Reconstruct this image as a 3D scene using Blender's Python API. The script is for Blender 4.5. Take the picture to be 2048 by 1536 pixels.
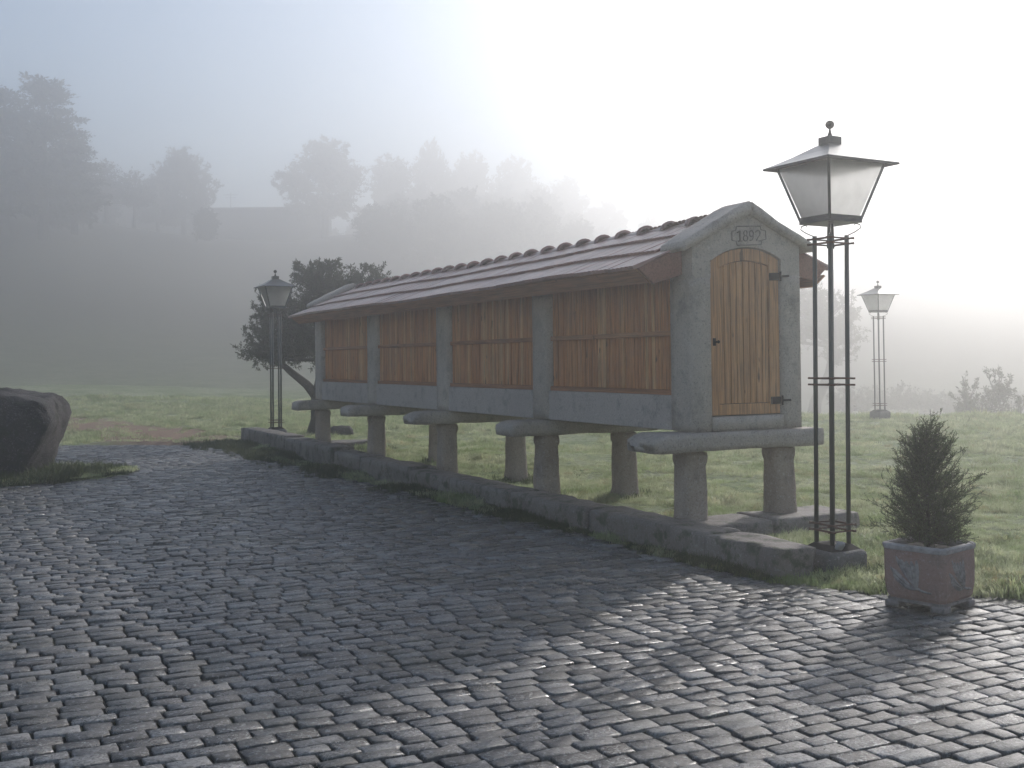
import bpy, bmesh, math, random
import numpy as np
from mathutils import Vector, Matrix, noise as mnoise

random.seed(7); rng = np.random.default_rng(7)
for o in list(bpy.data.objects): bpy.data.objects.remove(o)
SC = bpy.context.scene
COL = SC.collection
PI = math.pi

# ------------------------------------------------------------------ camera
cam = bpy.data.cameras.new("camera"); camo = bpy.data.objects.new("camera", cam); COL.objects.link(camo)
cam.sensor_fit = 'HORIZONTAL'; cam.sensor_width = 36.0; cam.lens = 36.0 * 2200 / 2048
cam.shift_y = -93.0 / 2048; cam.clip_start = 0.1; cam.clip_end = 2000
EYE = Vector((0, 0, 1.65))
_p = math.atan(46 / 2200.0); _r = 0.0107
fwd = Vector((0, math.cos(_p), math.sin(_p))); up0 = Vector((0, -math.sin(_p), math.cos(_p))); r0 = Vector((1, 0, 0))
rgt = math.cos(_r) * r0 - math.sin(_r) * up0; upv = math.sin(_r) * r0 + math.cos(_r) * up0
camo.matrix_world = Matrix((( rgt.x, upv.x, -fwd.x, EYE.x), (rgt.y, upv.y, -fwd.y, EYE.y), (rgt.z, upv.z, -fwd.z, EYE.z), (0, 0, 0, 1)))
SC.camera = camo

# ------------------------------------------------------------------ light
SUN_AZ, SUN_EL = math.radians(33), math.radians(27)      # azimuth clockwise from +Y
SUN_W, SKY_W, EXPO = 3.8, 0.115, 0.36
w = bpy.data.worlds.new("World"); SC.world = w; w.use_nodes = True
nt = w.node_tree; nt.nodes.clear()
wo = nt.nodes.new('ShaderNodeOutputWorld'); bg = nt.nodes.new('ShaderNodeBackground'); sky = nt.nodes.new('ShaderNodeTexSky')
sky.sky_type = 'NISHITA'; sky.sun_disc = False; sky.sun_elevation = SUN_EL; sky.sun_rotation = SUN_AZ
sky.air_density = 1.0; sky.dust_density = 0.4; sky.ozone_density = 1.0; sky.altitude = 200
bg.inputs[1].default_value = SKY_W
nt.links.new(sky.outputs[0], bg.inputs[0]); nt.links.new(bg.outputs[0], wo.inputs[0])
sd = bpy.data.lights.new("sun", 'SUN'); sd.energy = SUN_W; sd.angle = math.radians(0.53); sd.color = (1.0, 0.95, 0.90)
suno = bpy.data.objects.new("sun", sd); COL.objects.link(suno)
SUND = Vector((math.sin(SUN_AZ) * math.cos(SUN_EL), math.cos(SUN_AZ) * math.cos(SUN_EL), math.sin(SUN_EL)))
suno.rotation_euler = SUND.to_track_quat('Z', 'Y').to_euler(); suno.location = SUND * 60
SC.view_settings.view_transform = 'Standard'; SC.view_settings.look = 'None'
SC.view_settings.exposure = EXPO; SC.view_settings.gamma = 1.0; SC.view_settings.use_curve_mapping = False
SC.render.engine = 'CYCLES'
SC.cycles.use_denoising = True
SC.cycles.max_bounces = 6; SC.cycles.diffuse_bounces = 3; SC.cycles.glossy_bounces = 2
SC.cycles.transmission_bounces = 4; SC.cycles.transparent_max_bounces = 6; SC.cycles.volume_bounces = 1
SC.cycles.caustics_reflective = False; SC.cycles.caustics_refractive = False
SC.cycles.sample_clamp_indirect = 6.0
HAZE_DENSITY, HAZE_G = 0.0106, 0.77

# ------------------------------------------------------------------ helpers
def link(o, parent=None):
    COL.objects.link(o)
    if parent is not None: o.parent = parent
    return o
def tag(o, label=None, cat=None, group=None, kind=None):
    if label: o['label'] = label
    if cat: o['category'] = cat
    if group: o['group'] = group
    if kind: o['kind'] = kind
    return o
def empty(name, M=None, **k):
    o = bpy.data.objects.new(name, None); o.empty_display_size = 0.2
    if M is not None: o.matrix_world = M
    link(o); tag(o, **k); return o
def mesh_obj(name, verts, faces, m, parent=None, smooth=False, M=None, matidx=None):
    me = bpy.data.meshes.new(name)
    if isinstance(verts, np.ndarray):
        nv, nf = len(verts), len(faces)
        faces = np.asarray(faces); k = faces.shape[1]
        me.vertices.add(nv); me.vertices.foreach_set('co', verts.astype(np.float32).ravel())
        me.loops.add(nf * k); me.loops.foreach_set('vertex_index', faces.astype(np.int32).ravel())
        me.polygons.add(nf); me.polygons.foreach_set('loop_start', np.arange(0, nf * k, k, dtype=np.int32))
        try: me.polygons.foreach_set('loop_total', np.full(nf, k, dtype=np.int32))
        except Exception: pass
        me.update(calc_edges=True); me.validate()
    else:
        me.from_pydata([tuple(v) for v in verts], [], faces); me.update()
    for mm in (m if isinstance(m, (list, tuple)) else [m]): me.materials.append(mm)
    if smooth: me.polygons.foreach_set('use_smooth', np.ones(len(me.polygons), dtype=bool))
    o = bpy.data.objects.new(name, me)
    link(o, parent)
    if M is not None: o.matrix_local = M
    return o
def share(src, name, parent, M):
    o = bpy.data.objects.new(name, src.data if hasattr(src, 'data') else src); link(o, parent); o.matrix_local = M; return o
class MB:
    def __init__(s): s.v = []; s.f = []
    def add(s, vs, fs):
        n = len(s.v); s.v += [Vector(a) for a in vs]; s.f += [tuple(i + n for i in f) for f in fs]; return s
    def box(s, x0, x1, y0, y1, z0, z1):
        return s.add([(x0,y0,z0),(x1,y0,z0),(x1,y1,z0),(x0,y1,z0),(x0,y0,z1),(x1,y0,z1),(x1,y1,z1),(x0,y1,z1)],
                     [(3,2,1,0),(4,5,6,7),(0,1,5,4),(1,2,6,5),(2,3,7,6),(3,0,4,7)])
    def tube(s, pts, rad, n=8, cap=True):
        pts = [Vector(p) for p in pts]
        rad = rad if isinstance(rad, (list, tuple)) else [rad] * len(pts)
        base = len(s.v); prev = None
        for i, p in enumerate(pts):
            d = (pts[min(i + 1, len(pts) - 1)] - pts[max(i - 1, 0)])
            d = d.normalized() if d.length > 1e-9 else Vector((0, 0, 1))
            if prev is None:
                a = d.orthogonal().normalized()
            else:
                a = (prev - d * prev.dot(d)); a = a.normalized() if a.length > 1e-6 else d.orthogonal().normalized()
            prev = a; b = d.cross(a)
            for k in range(n):
                t = 2 * PI * k / n + PI / n
                s.v.append(p + (a * math.cos(t) + b * math.sin(t)) * rad[i])
        for i in range(len(pts) - 1):
            for k in range(n):
                k2 = (k + 1) % n
                s.f.append((base + i*n + k, base + i*n + k2, base + (i+1)*n + k2, base + (i+1)*n + k))
        if cap:
            s.f.append(tuple(base + k for k in reversed(range(n))))
            s.f.append(tuple(base + (len(pts)-1)*n + k for k in range(n)))
        return s
    def lathe(s, prof, n=12, c=(0,0)):
        base = len(s.v)
        for r, z in prof:
            for k in range(n):
                t = 2*PI*k/n; s.v.append(Vector((c[0] + r*math.cos(t), c[1] + r*math.sin(t), z)))
        for i in range(len(prof)-1):
            for k in range(n):
                k2 = (k+1) % n; s.f.append((base+i*n+k, base+i*n+k2, base+(i+1)*n+k2, base+(i+1)*n+k))
        s.f.append(tuple(base+k for k in reversed(range(n)))); s.f.append(tuple(base+(len(prof)-1)*n+k for k in range(n)))
        return s
    def prism(s, poly, axis, a, b):
        """poly: list of (p,q); axis 0 -> points (a,p,q)"""
        n = len(poly); base = len(s.v)
        for c in (a, b):
            for p, q in poly:
                s.v.append(Vector({0: (c,p,q), 1: (p,c,q), 2: (p,q,c)}[axis]))
        s.f.append(tuple(base+i for i in reversed(range(n)))); s.f.append(tuple(base+n+i for i in range(n)))
        for i in range(n):
            j = (i+1) % n; s.f.append((base+i, base+j, base+n+j, base+n+i))
        return s
    def frustum(s, h0, z0, h1, z1):
        a = [(-1,-1),(1,-1),(1,1),(-1,1)]
        return s.add([(x*h0,y*h0,z0) for x,y in a]+[(x*h1,y*h1,z1) for x,y in a], [(3,2,1,0),(4,5,6,7),(0,1,5,4),(1,2,6,5),(2,3,7,6),(3,0,4,7)])
    def obj(s, name, m, parent=None, smooth=False, M=None, warp=None, bevel=0.0):
        vs = [warp(v) for v in s.v] if warp else s.v
        o = mesh_obj(name, vs, s.f, m, parent, smooth, M)
        bm = bmesh.new(); bm.from_mesh(o.data); bmesh.ops.recalc_face_normals(bm, faces=bm.faces)
        if bevel > 0:
            bmesh.ops.bevel(bm, geom=list(bm.edges), offset=bevel, segments=1, affect='EDGES', clamp_overlap=True)
        bm.to_mesh(o.data); bm.free()
        return o
def rough_block(name, x0, x1, y0, y1, z0, z1, m, parent=None, r=0.03, amp=0.008, freq=3.0, step=0.1, seed=0, shape=None, M=None, rag=0.0):
    """a hewn block: gridded box, rounded arrises, uneven faces"""
    dx, dy, dz = x1-x0, y1-y0, z1-z0
    nx, ny, nz = [max(2, min(60, int(round(d/step)))) for d in (dx, dy, dz)]
    bm = bmesh.new(); grid = {}
    def V(i, j, k):
        if (i,j,k) not in grid:
            grid[(i,j,k)] = bm.verts.new((x0+dx*i/nx, y0+dy*j/ny, z0+dz*k/nz))
        return grid[(i,j,k)]
    for i in range(nx):
        for j in range(ny):
            bm.faces.new((V(i,j,0),V(i,j+1,0),V(i+1,j+1,0),V(i+1,j,0))); bm.faces.new((V(i,j,nz),V(i+1,j,nz),V(i+1,j+1,nz),V(i,j+1,nz)))
    for i in range(nx):
        for k in range(nz):
            bm.faces.new((V(i,0,k),V(i+1,0,k),V(i+1,0,k+1),V(i,0,k+1))); bm.faces.new((V(i,ny,k),V(i,ny,k+1),V(i+1,ny,k+1),V(i+1,ny,k)))
    for j in range(ny):
        for k in range(nz):
            bm.faces.new((V(0,j,k),V(0,j,k+1),V(0,j+1,k+1),V(0,j+1,k))); bm.faces.new((V(nx,j,k),V(nx,j+1,k),V(nx,j+1,k+1),V(nx,j,k+1)))
    r = min(r, dx*.49, dy*.49, dz*.49)
    for v in bm.verts:
        p = v.co.copy()
        c = Vector((min(max(p.x, x0+r), x1-r), min(max(p.y, y0+r), y1-r), min(max(p.z, z0+r), z1-r)))
        d = p - c
        if d.length > r: p = c + d.normalized()*r
        q = p*freq + Vector((seed*7.3, seed*3.1, seed*1.7))
        n = mnoise.noise_vector(q)*amp + mnoise.noise_vector(q*3.1)*amp*0.5 + mnoise.noise_vector(q*8.0)*amp*0.16
        edge = 0
        if rag > 0:
            edge = rag * max(0, mnoise.noise(q*1.7)) * (1 if d.length > r*1.05 else 0.25)
            n -= (p-Vector(((x0+x1)/2,(y0+y1)/2,(z0+z1)/2))).normalized()*edge
        p += n
        if shape: p = shape(p)
        v.co = p
    bmesh.ops.recalc_face_normals(bm, faces=bm.faces)
    me = bpy.data.meshes.new(name); bm.to_mesh(me); bm.free()
    me.materials.append(m); me.polygons.foreach_set('use_smooth', np.ones(len(me.polygons), dtype=bool))
    o = bpy.data.objects.new(name, me); link(o, parent)
    if M is not None: o.matrix_local = M
    return o

# ------------------------------------------------------------------ materials
def newmat(name):
    m = bpy.data.materials.new(name); m.use_nodes = True
    n = m.node_tree.nodes; n.clear()
    out = n.new('ShaderNodeOutputMaterial'); b = n.new('ShaderNodeBsdfPrincipled')
    m.node_tree.links.new(b.outputs[0], out.inputs[0])
    return m, m.node_tree, b, out
def N(nt, t, **k):
    n = nt.nodes.new(t)
    for a, v in k.items():
        if a.startswith('i_'): n.inputs[a[2:].replace('_', ' ')].default_value = v
        else: setattr(n, a, v)
    return n
def noisen(nt, scale, detail=4, rough=0.6, vec=None, dist=0.0):
    n = nt.nodes.new('ShaderNodeTexNoise'); n.inputs['Scale'].default_value = scale; n.inputs['Detail'].default_value = detail
    n.inputs['Roughness'].default_value = rough; n.inputs['Distortion'].default_value = dist
    if vec is not None: nt.links.new(vec, n.inputs['Vector'])
    return n.outputs['Fac']
def ramp(nt, fac, stops, interp='LINEAR'):
    r = nt.nodes.new('ShaderNodeValToRGB'); r.color_ramp.interpolation = interp
    e = r.color_ramp.elements
    while len(e) < len(stops): e.new(0.5)
    for x, (p, c) in zip(e, stops):
        x.position = p; x.color = (c, c, c, 1) if isinstance(c, (int, float)) else (*c, 1)
    nt.links.new(fac, r.inputs[0]); return r.outputs[0]
def mix(nt, a, b, fac, typ='MIX'):
    n = nt.nodes.new('ShaderNodeMix'); n.data_type = 'RGBA'; n.blend_type = typ
    for sock, val in ((n.inputs[0], fac), (n.inputs[6], a), (n.inputs[7], b)):
        if isinstance(val, bpy.types.NodeSocket): nt.links.new(val, sock)
        elif isinstance(val, (int, float)): sock.default_value = val if sock == n.inputs[0] else (val, val, val, 1)
        else: sock.default_value = (*val, 1)
    return n.outputs[2]
def posn(nt): return nt.nodes.new('ShaderNodeNewGeometry').outputs['Position']
def objn(nt): return nt.nodes.new('ShaderNodeTexCoord').outputs['Object']
def orand(nt): return nt.nodes.new('ShaderNodeObjectInfo').outputs['Random']
def scalev(nt, vec, s):
    m = nt.nodes.new('ShaderNodeMapping'); m.inputs['Scale'].default_value = s; nt.links.new(vec, m.inputs[0]); return m.outputs[0]
def bump(nt, b, h, strength, dist=0.01):
    n = nt.nodes.new('ShaderNodeBump'); n.inputs['Strength'].default_value = strength; n.inputs['Distance'].default_value = dist
    nt.links.new(h, n.inputs['Height']); nt.links.new(n.outputs[0], b.inputs['Normal']); return n
def stone(name, c1, c2, rough=0.8, speck=0.5, bmp=0.6, bd=0.012, moss=None, lichen=0.0, big=1.4, spec=0.4):
    m, nt, b, _ = newmat(name); P = posn(nt)
    f = noisen(nt, big, 5, 0.65, P); c = mix(nt, c1, c2, ramp(nt, f, [(0.35, 0), (0.65, 1)]))
    s = noisen(nt, 55, 4, 0.8, P); c = mix(nt, c, mix(nt, c, 0.0, 0.7), ramp(nt, s, [(0.36, speck), (0.47, 0)]))
    s2 = noisen(nt, 42, 3, 0.8, P, 0.5); c = mix(nt, c, mix(nt, c, 0.75, 0.4), ramp(nt, s2, [(0.56, 0), (0.66, speck)]))
    st = noisen(nt, 5, 6, 0.7, P); c = mix(nt, c, mix(nt, c, (0.03, 0.03, 0.03), 0.55), ramp(nt, st, [(0.52, 0), (0.7, 0.75)]))
    if lichen: c = mix(nt, c, (0.33, 0.33, 0.27), ramp(nt, noisen(nt, 14, 4, 0.6, P, 0.4), [(0.60, 0), (0.67, lichen)]))
    if moss: c = mix(nt, c, moss, ramp(nt, noisen(nt, 6, 5, 0.7, P), [(0.5, 0), (0.62, 0.85)]))
    nt.links.new(c, b.inputs['Base Color'])
    r = ramp(nt, f, [(0.3, rough - 0.12), (0.7, rough + 0.08)]); nt.links.new(r, b.inputs['Roughness'])
    b.inputs['Specular IOR Level'].default_value = spec
    h = mix(nt, noisen(nt, 55, 5, 0.7, P), noisen(nt, 9, 4, 0.6, P), 0.45)
    bump(nt, b, h, bmp, bd); return m
M_granite = stone('granite_grey', (0.355, 0.305, 0.265), (0.48, 0.42, 0.37), 0.85, 0.65, 0.8)
M_granite_sill = stone('granite_sawn', (0.38, 0.335, 0.315), (0.45, 0.40, 0.375), 0.8, 0.55, 0.35)
M_granite_warm = stone('granite_warm', (0.30, 0.235, 0.19), (0.40, 0.325, 0.27), 0.85, 0.6, 0.9)
M_kerb = stone('kerb_granite', (0.14, 0.115, 0.10), (0.26, 0.225, 0.20), 0.72, 0.5, 1.0, 0.02, moss=(0.035, 0.045, 0.018), big=1.0)
M_plinth = stone('plinth_granite', (0.13, 0.12, 0.115), (0.19, 0.18, 0.165), 0.85, 0.5, 0.8, 0.015)
M_boulder = stone('boulder_stone', (0.022, 0.018, 0.020), (0.10, 0.083, 0.08), 0.9, 0.6, 1.0, 0.08, moss=(0.03, 0.035, 0.018), lichen=0.12, big=1.0)
def cobble_mat():
    m, nt, b, _ = newmat('cobble_granite'); P = posn(nt)
    at = nt.nodes.new('ShaderNodeAttribute'); at.attribute_name = 'tint'; rnd = at.outputs['Fac']
    c = ramp(nt, rnd, [(0.0, (0.070, 0.060, 0.053)), (0.3, (0.105, 0.096, 0.089)), (0.65, (0.175, 0.167, 0.160)), (1.0, (0.30, 0.29, 0.28))])
    c = mix(nt, c, mix(nt, c, (0.02, 0.02, 0.02), 0.6), ramp(nt, noisen(nt, 22, 5, 0.75, P, 0.6), [(0.45, 0), (0.62, 0.9)]))
    s = noisen(nt, 62, 4, 0.8, P); c = mix(nt, c, mix(nt, c, 0.0, 0.8), ramp(nt, s, [(0.40, 0.85), (0.50, 0)]))
    s2 = noisen(nt, 48, 2, 0.7, P, 0.4); c = mix(nt, c, 0.40, ramp(nt, s2, [(0.55, 0), (0.66, 0.6)]))
    d = noisen(nt, 1.1, 5, 0.65, P); c = mix(nt, c, mix(nt, c, (0.045, 0.042, 0.022), 0.6), ramp(nt, d, [(0.47, 0), (0.68, 0.8)]))
    nt.links.new(c, b.inputs['Base Color'])
    w2 = noisen(nt, 26, 5, 0.7, P)
    ra = nt.nodes.new('ShaderNodeMath'); ra.operation = 'MULTIPLY_ADD'; ra.inputs[1].default_value = 0.60; ra.inputs[2].default_value = 0.12
    rs = nt.nodes.new('ShaderNodeMath'); rs.operation = 'MULTIPLY_ADD'; rs.inputs[1].default_value = 7.31; rs.inputs[2].default_value = 0.0
    nt.links.new(rnd, rs.inputs[0]); fr = nt.nodes.new('ShaderNodeMath'); fr.operation = 'FRACT'; nt.links.new(rs.outputs[0], fr.inputs[0])
    sm = ramp(nt, fr.outputs[0], [(0.0, 0.4), (0.25, 0.6), (0.6, 1.0), (1.0, 1.4)])
    mu = nt.nodes.new('ShaderNodeMath'); mu.operation = 'MULTIPLY'; nt.links.new(ra.outputs[0], mu.inputs[0]); nt.links.new(sm, mu.inputs[1])
    nt.links.new(w2, ra.inputs[0]); nt.links.new(mu.outputs[0], b.inputs['Roughness'])
    b.inputs['Specular IOR Level'].default_value = 0.62
    h = mix(nt, noisen(nt, 60, 5, 0.8, P), noisen(nt, 22, 4, 0.6, P), 0.3); bump(nt, b, h, 0.9, 0.011)
    return m
M_cobble = cobble_mat()
def soil_mat():
    m, nt, b, _ = newmat('joint_soil'); P = posn(nt)
    c = mix(nt, (0.008, 0.007, 0.006), (0.016, 0.022, 0.007), ramp(nt, noisen(nt, 1.7, 5, 0.7, P), [(0.45, 0), (0.6, 1)]))
    nt.links.new(c, b.inputs['Base Color']); b.inputs['Roughness'].default_value = 0.95
    bump(nt, b, noisen(nt, 80, 4, 0.7, P), 0.8, 0.01); return m
M_soil = soil_mat()
def wood(name, c1, c2, c3, horiz=False):
    m, nt, b, _ = newmat(name); P = objn(nt); R = orand(nt)
    add = nt.nodes.new('ShaderNodeVectorMath'); add.operation = 'ADD'
    cmb = nt.nodes.new('ShaderNodeCombineXYZ'); ml = nt.nodes.new('ShaderNodeMath'); ml.operation = 'MULTIPLY'; ml.inputs[1].default_value = 37.0
    nt.links.new(R, ml.inputs[0]); nt.links.new(ml.outputs[0], cmb.inputs[0]); nt.links.new(ml.outputs[0], cmb.inputs[1])
    nt.links.new(P, add.inputs[0]); nt.links.new(cmb.outputs[0], add.inputs[1])
    V = scalev(nt, add.outputs[0], (1.2, 30, 30) if horiz else (30, 30, 1.2))
    g = noisen(nt, 1.6, 6, 0.65, V, 0.8)
    c = ramp(nt, R, [(0.0, c1), (0.25, c2), (0.5, c1), (0.78, c2), (1.0, c3)])
    c = mix(nt, c, mix(nt, c, (0.05, 0.02, 0.01), 0.65), ramp(nt, g, [(0.42, 0.0), (0.66, 0.9)]))
    kn = noisen(nt, 1.4, 2, 0.5, scalev(nt, add.outputs[0], (9, 9, 3))); c = mix(nt, c, (0.05, 0.022, 0.012), ramp(nt, kn, [(0.70, 0), (0.76, 0.8)]))
    we = noisen(nt, 2.3, 5, 0.7, posn(nt)); c = mix(nt, c, mix(nt, c, (0.20, 0.16, 0.13), 0.35), ramp(nt, we, [(0.45, 0), (0.68, 0.8)]))
    nt.links.new(c, b.inputs['Base Color']); b.inputs['Roughness'].default_value = 0.7; b.inputs['Specular IOR Level'].default_value = 0.25
    bump(nt, b, g, 0.4, 0.004); return m
M_slat = wood('cedar_slats', (0.54, 0.225, 0.092), (0.62, 0.285, 0.12), (0.74, 0.44, 0.21))
M_rail = wood('cedar_rails', (0.38, 0.165, 0.08), (0.42, 0.19, 0.095), (0.44, 0.21, 0.10), True)
M_door = wood('door_timber', (0.58, 0.29, 0.125), (0.64, 0.34, 0.155), (0.50, 0.245, 0.11))
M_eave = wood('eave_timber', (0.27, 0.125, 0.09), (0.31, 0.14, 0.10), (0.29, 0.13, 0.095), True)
def tile_mat():
    m, nt, b, _ = newmat('terracotta_tile'); P = posn(nt); R = orand(nt)
    c = ramp(nt, R, [(0, (0.23, 0.115, 0.092)), (0.5, (0.28, 0.135, 0.105)), (1, (0.33, 0.165, 0.13))])
    c = mix(nt, c, (0.07, 0.055, 0.05), ramp(nt, noisen(nt, 7, 6, 0.75, P), [(0.48, 0), (0.70, 0.75)]))
    c = mix(nt, c, (0.28, 0.25, 0.2), ramp(nt, noisen(nt, 26, 4, 0.7, P, 0.5), [(0.63, 0), (0.7, 0.5)]))
    nt.links.new(c, b.inputs['Base Color']); b.inputs['Roughness'].default_value = 0.30; b.inputs['Specular IOR Level'].default_value = 0.8
    bump(nt, b, noisen(nt, 60, 4, 0.7, P), 0.35, 0.004); return m
M_tile = tile_mat()
def plain(name, col, rough=0.5, metal=0.0, spec=0.5, var=0.3, scale=12):
    m, nt, b, _ = newmat(name); P = posn(nt)
    c = mix(nt, col, tuple(x*(1-var) for x in col), ramp(nt, noisen(nt, scale, 5, 0.7, P), [(0.4, 0), (0.65, 1)]))
    nt.links.new(c, b.inputs['Base Color']); b.inputs['Roughness'].default_value = rough; b.inputs['Metallic'].default_value = metal
    b.inputs['Specular IOR Level'].default_value = spec; bump(nt, b, noisen(nt, scale*5, 3, 0.6, P), 0.15, 0.003); return m
M_iron = plain('green_painted_iron', (0.012, 0.028, 0.026), 0.38, 0.0, 0.5, 0.4)
M_rust = plain('rusty_bars', (0.085, 0.032, 0.020), 0.7, 0.0, 0.3, 0.5, 30)
M_lanternmetal = plain('lantern_sheet_metal', (0.055, 0.06, 0.062), 0.33, 0.65, 0.5, 0.35)
M_black = plain('black_ironwork', (0.02, 0.019, 0.018), 0.75, 0.0, 0.15)
M_white = plain('white_blob', (0.30, 0.31, 0.33), 0.8)
M_planter = stone('planter_terracotta', (0.29, 0.175, 0.15), (0.32, 0.22, 0.195), 0.85, 0.35, 0.5, 0.006, big=5.0)
M_rim = plain('planter_whitewash', (0.42, 0.39, 0.40), 0.8, 0, 0.3, 0.4, 18)
M_feet = plain('planter_feet_wash', (0.27, 0.235, 0.225), 0.85, 0, 0.3, 0.5, 18)
M_relief = plain('relief_wash', (0.34, 0.305, 0.30), 0.85, 0, 0.3, 0.5, 30)
M_potsoil = plain('pot_soil', (0.015, 0.011, 0.008), 0.95)
M_wall_far = plain('rendered_wall', (0.07, 0.07, 0.068), 0.9)
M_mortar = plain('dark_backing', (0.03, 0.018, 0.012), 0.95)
def glass_mat():
    m = bpy.data.materials.new('frosted_glass'); m.use_nodes = True; nt = m.node_tree; nt.nodes.clear()
    out = nt.nodes.new('ShaderNodeOutputMaterial'); t = nt.nodes.new('ShaderNodeBsdfTranslucent'); d = nt.nodes.new('ShaderNodeBsdfDiffuse')
    tr = nt.nodes.new('ShaderNodeBsdfTransparent'); g = nt.nodes.new('ShaderNodeBsdfGlossy')
    P = posn(nt); c = mix(nt, (0.97, 0.97, 0.97), (0.86, 0.86, 0.86), ramp(nt, noisen(nt, 6, 4, 0.6, P), [(0.4, 0), (0.7, 1)]))
    nt.links.new(c, t.inputs[0]); d.inputs[0].default_value = (0.8, 0.8, 0.8, 1); g.inputs['Roughness'].default_value = 0.3; tr.inputs[0].default_value = (0.95, 0.95, 0.95, 1)
    def ms(a, b_, f):
        x = nt.nodes.new('ShaderNodeMixShader'); x.inputs[0].default_value = f; nt.links.new(a, x.inputs[1]); nt.links.new(b_, x.inputs[2]); return x.outputs[0]
    rf = nt.nodes.new('ShaderNodeBsdfRefraction'); rf.inputs['Roughness'].default_value = 0.62; rf.inputs['IOR'].default_value = 1.22; nt.links.new(c, rf.inputs[0])
    s = ms(t.outputs[0], tr.outputs[0], 0.45); s = ms(s, rf.outputs[0], 0.72); s = ms(s, d.outputs[0], 0.06); s = ms(s, g.outputs[0], 0.05)
    nt.links.new(s, out.inputs[0]); return m
M_glass = glass_mat()
def leaf_mat(name, c1, c2, trans=0.35, rough=0.55, sc=3.0, ochre=False):
    m = bpy.data.materials.new(name); m.use_nodes = True; nt = m.node_tree; nt.nodes.clear()
    out = nt.nodes.new('ShaderNodeOutputMaterial'); b = nt.nodes.new('ShaderNodeBsdfPrincipled'); t = nt.nodes.new('ShaderNodeBsdfTranslucent')
    P = posn(nt); c = mix(nt, c1, c2, ramp(nt, noisen(nt, sc, 8, 0.82, P), [(0.38, 0), (0.62, 1)]))
    if ochre: c = mix(nt, c, (0.42, 0.30, 0.16), ramp(nt, noisen(nt, 2.1, 6, 0.8, P), [(0.54, 0), (0.66, 0.75)])); c = mix(nt, c, mix(nt, c, (0.05, 0.07, 0.02), 0.7), ramp(nt, noisen(nt, 4.3, 4, 0.7, P), [(0.50, 0), (0.62, 0.8)]))
    nt.links.new(c, b.inputs['Base Color']); b.inputs['Roughness'].default_value = rough; b.inputs['Specular IOR Level'].default_value = 0.35
    nt.links.new(mix(nt, c, (1.0, 1.0, 0.5), 0.05), t.inputs[0])
    x = nt.nodes.new('ShaderNodeMixShader'); x.inputs[0].default_value = trans
    nt.links.new(b.outputs[0], x.inputs[1]); nt.links.new(t.outputs[0], x.inputs[2]); nt.links.new(x.outputs[0], out.inputs[0]); return m
M_olive = leaf_mat('olive_leaves', (0.045, 0.055, 0.034), (0.085, 0.095, 0.06), 0.2)
M_shrub = leaf_mat('shrub_leaves', (0.042, 0.075, 0.034), (0.14, 0.18, 0.085), 0.45)
M_far = leaf_mat('far_foliage', (0.03, 0.036, 0.022), (0.042, 0.05, 0.03), 0.1, 0.8)
M_grass = leaf_mat('grass_blades', (0.17, 0.27, 0.07), (0.62, 0.63, 0.42), 0.62, 0.35, 0.9, True)
M_weed = leaf_mat('weed_blades', (0.03, 0.05, 0.015), (0.06, 0.085, 0.025), 0.35)
M_bark = stone('tree_bark', (0.045, 0.038, 0.032), (0.08, 0.068, 0.058), 0.9, 0.5, 1.0, 0.03, big=4)
def ground_mat():
    m, nt, b, _ = newmat('meadow_ground'); P = posn(nt)
    f = noisen(nt, 0.55, 6, 0.7, P); g = noisen(nt, 9, 6, 0.8, P)
    c = mix(nt, (0.14, 0.21, 0.065), (0.40, 0.42, 0.27), ramp(nt, f, [(0.35, 0), (0.62, 1)]))
    c = mix(nt, c, (0.07, 0.095, 0.03), ramp(nt, g, [(0.45, 0), (0.62, 0.8)]))
    c = mix(nt, c, (0.16, 0.10, 0.055), ramp(nt, noisen(nt, 1.3, 5, 0.7, P), [(0.60, 0), (0.70, 0.6)]))
    # earth track at the left: a soft ellipse in the ground plane
    sep = nt.nodes.new('ShaderNodeSeparateXYZ'); nt.links.new(P, sep.inputs[0])
    def M(op, a, bb, c3=None):
        x = nt.nodes.new('ShaderNodeMath'); x.operation = op
        for i, v in enumerate((a, bb, c3)):
            if v is None: continue
            if isinstance(v, (int, float)): x.inputs[i].default_value = v
            else: nt.links.new(v, x.inputs[i])
        return x.outputs[0]
    # signed distance from the track's axis  y = 24.2 - 0.55*(x+9)
    dline = M('ABSOLUTE', M('ADD', M('SUBTRACT', sep.outputs[1], 25.2), M('MULTIPLY', M('ADD', sep.outputs[0], 8.0), 1.2)), 0)
    dl = M('ADD', dline, M('MULTIPLY', noisen(nt, 0.9, 5, 0.7, P), 3.0))
    tr = ramp(nt, M('MULTIPLY', dl, 0.2), [(0.66, 0.95), (0.98, 0)])
    lim = ramp(nt, M('MULTIPLY', M('ADD', sep.outputs[0], 14.0), 0.06), [(0.42, 1), (0.58, 0)])
    tr2 = M('MULTIPLY', tr, lim)
    c = mix(nt, c, (0.27, 0.175, 0.125), tr2)
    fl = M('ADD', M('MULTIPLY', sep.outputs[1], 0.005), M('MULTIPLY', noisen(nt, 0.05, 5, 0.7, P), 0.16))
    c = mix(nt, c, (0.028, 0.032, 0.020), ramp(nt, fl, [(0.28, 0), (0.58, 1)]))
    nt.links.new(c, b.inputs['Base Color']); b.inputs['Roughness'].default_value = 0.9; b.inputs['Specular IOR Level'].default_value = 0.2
    bump(nt, b, g, 1.0, 0.05); return m
M_ground = ground_mat()

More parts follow.
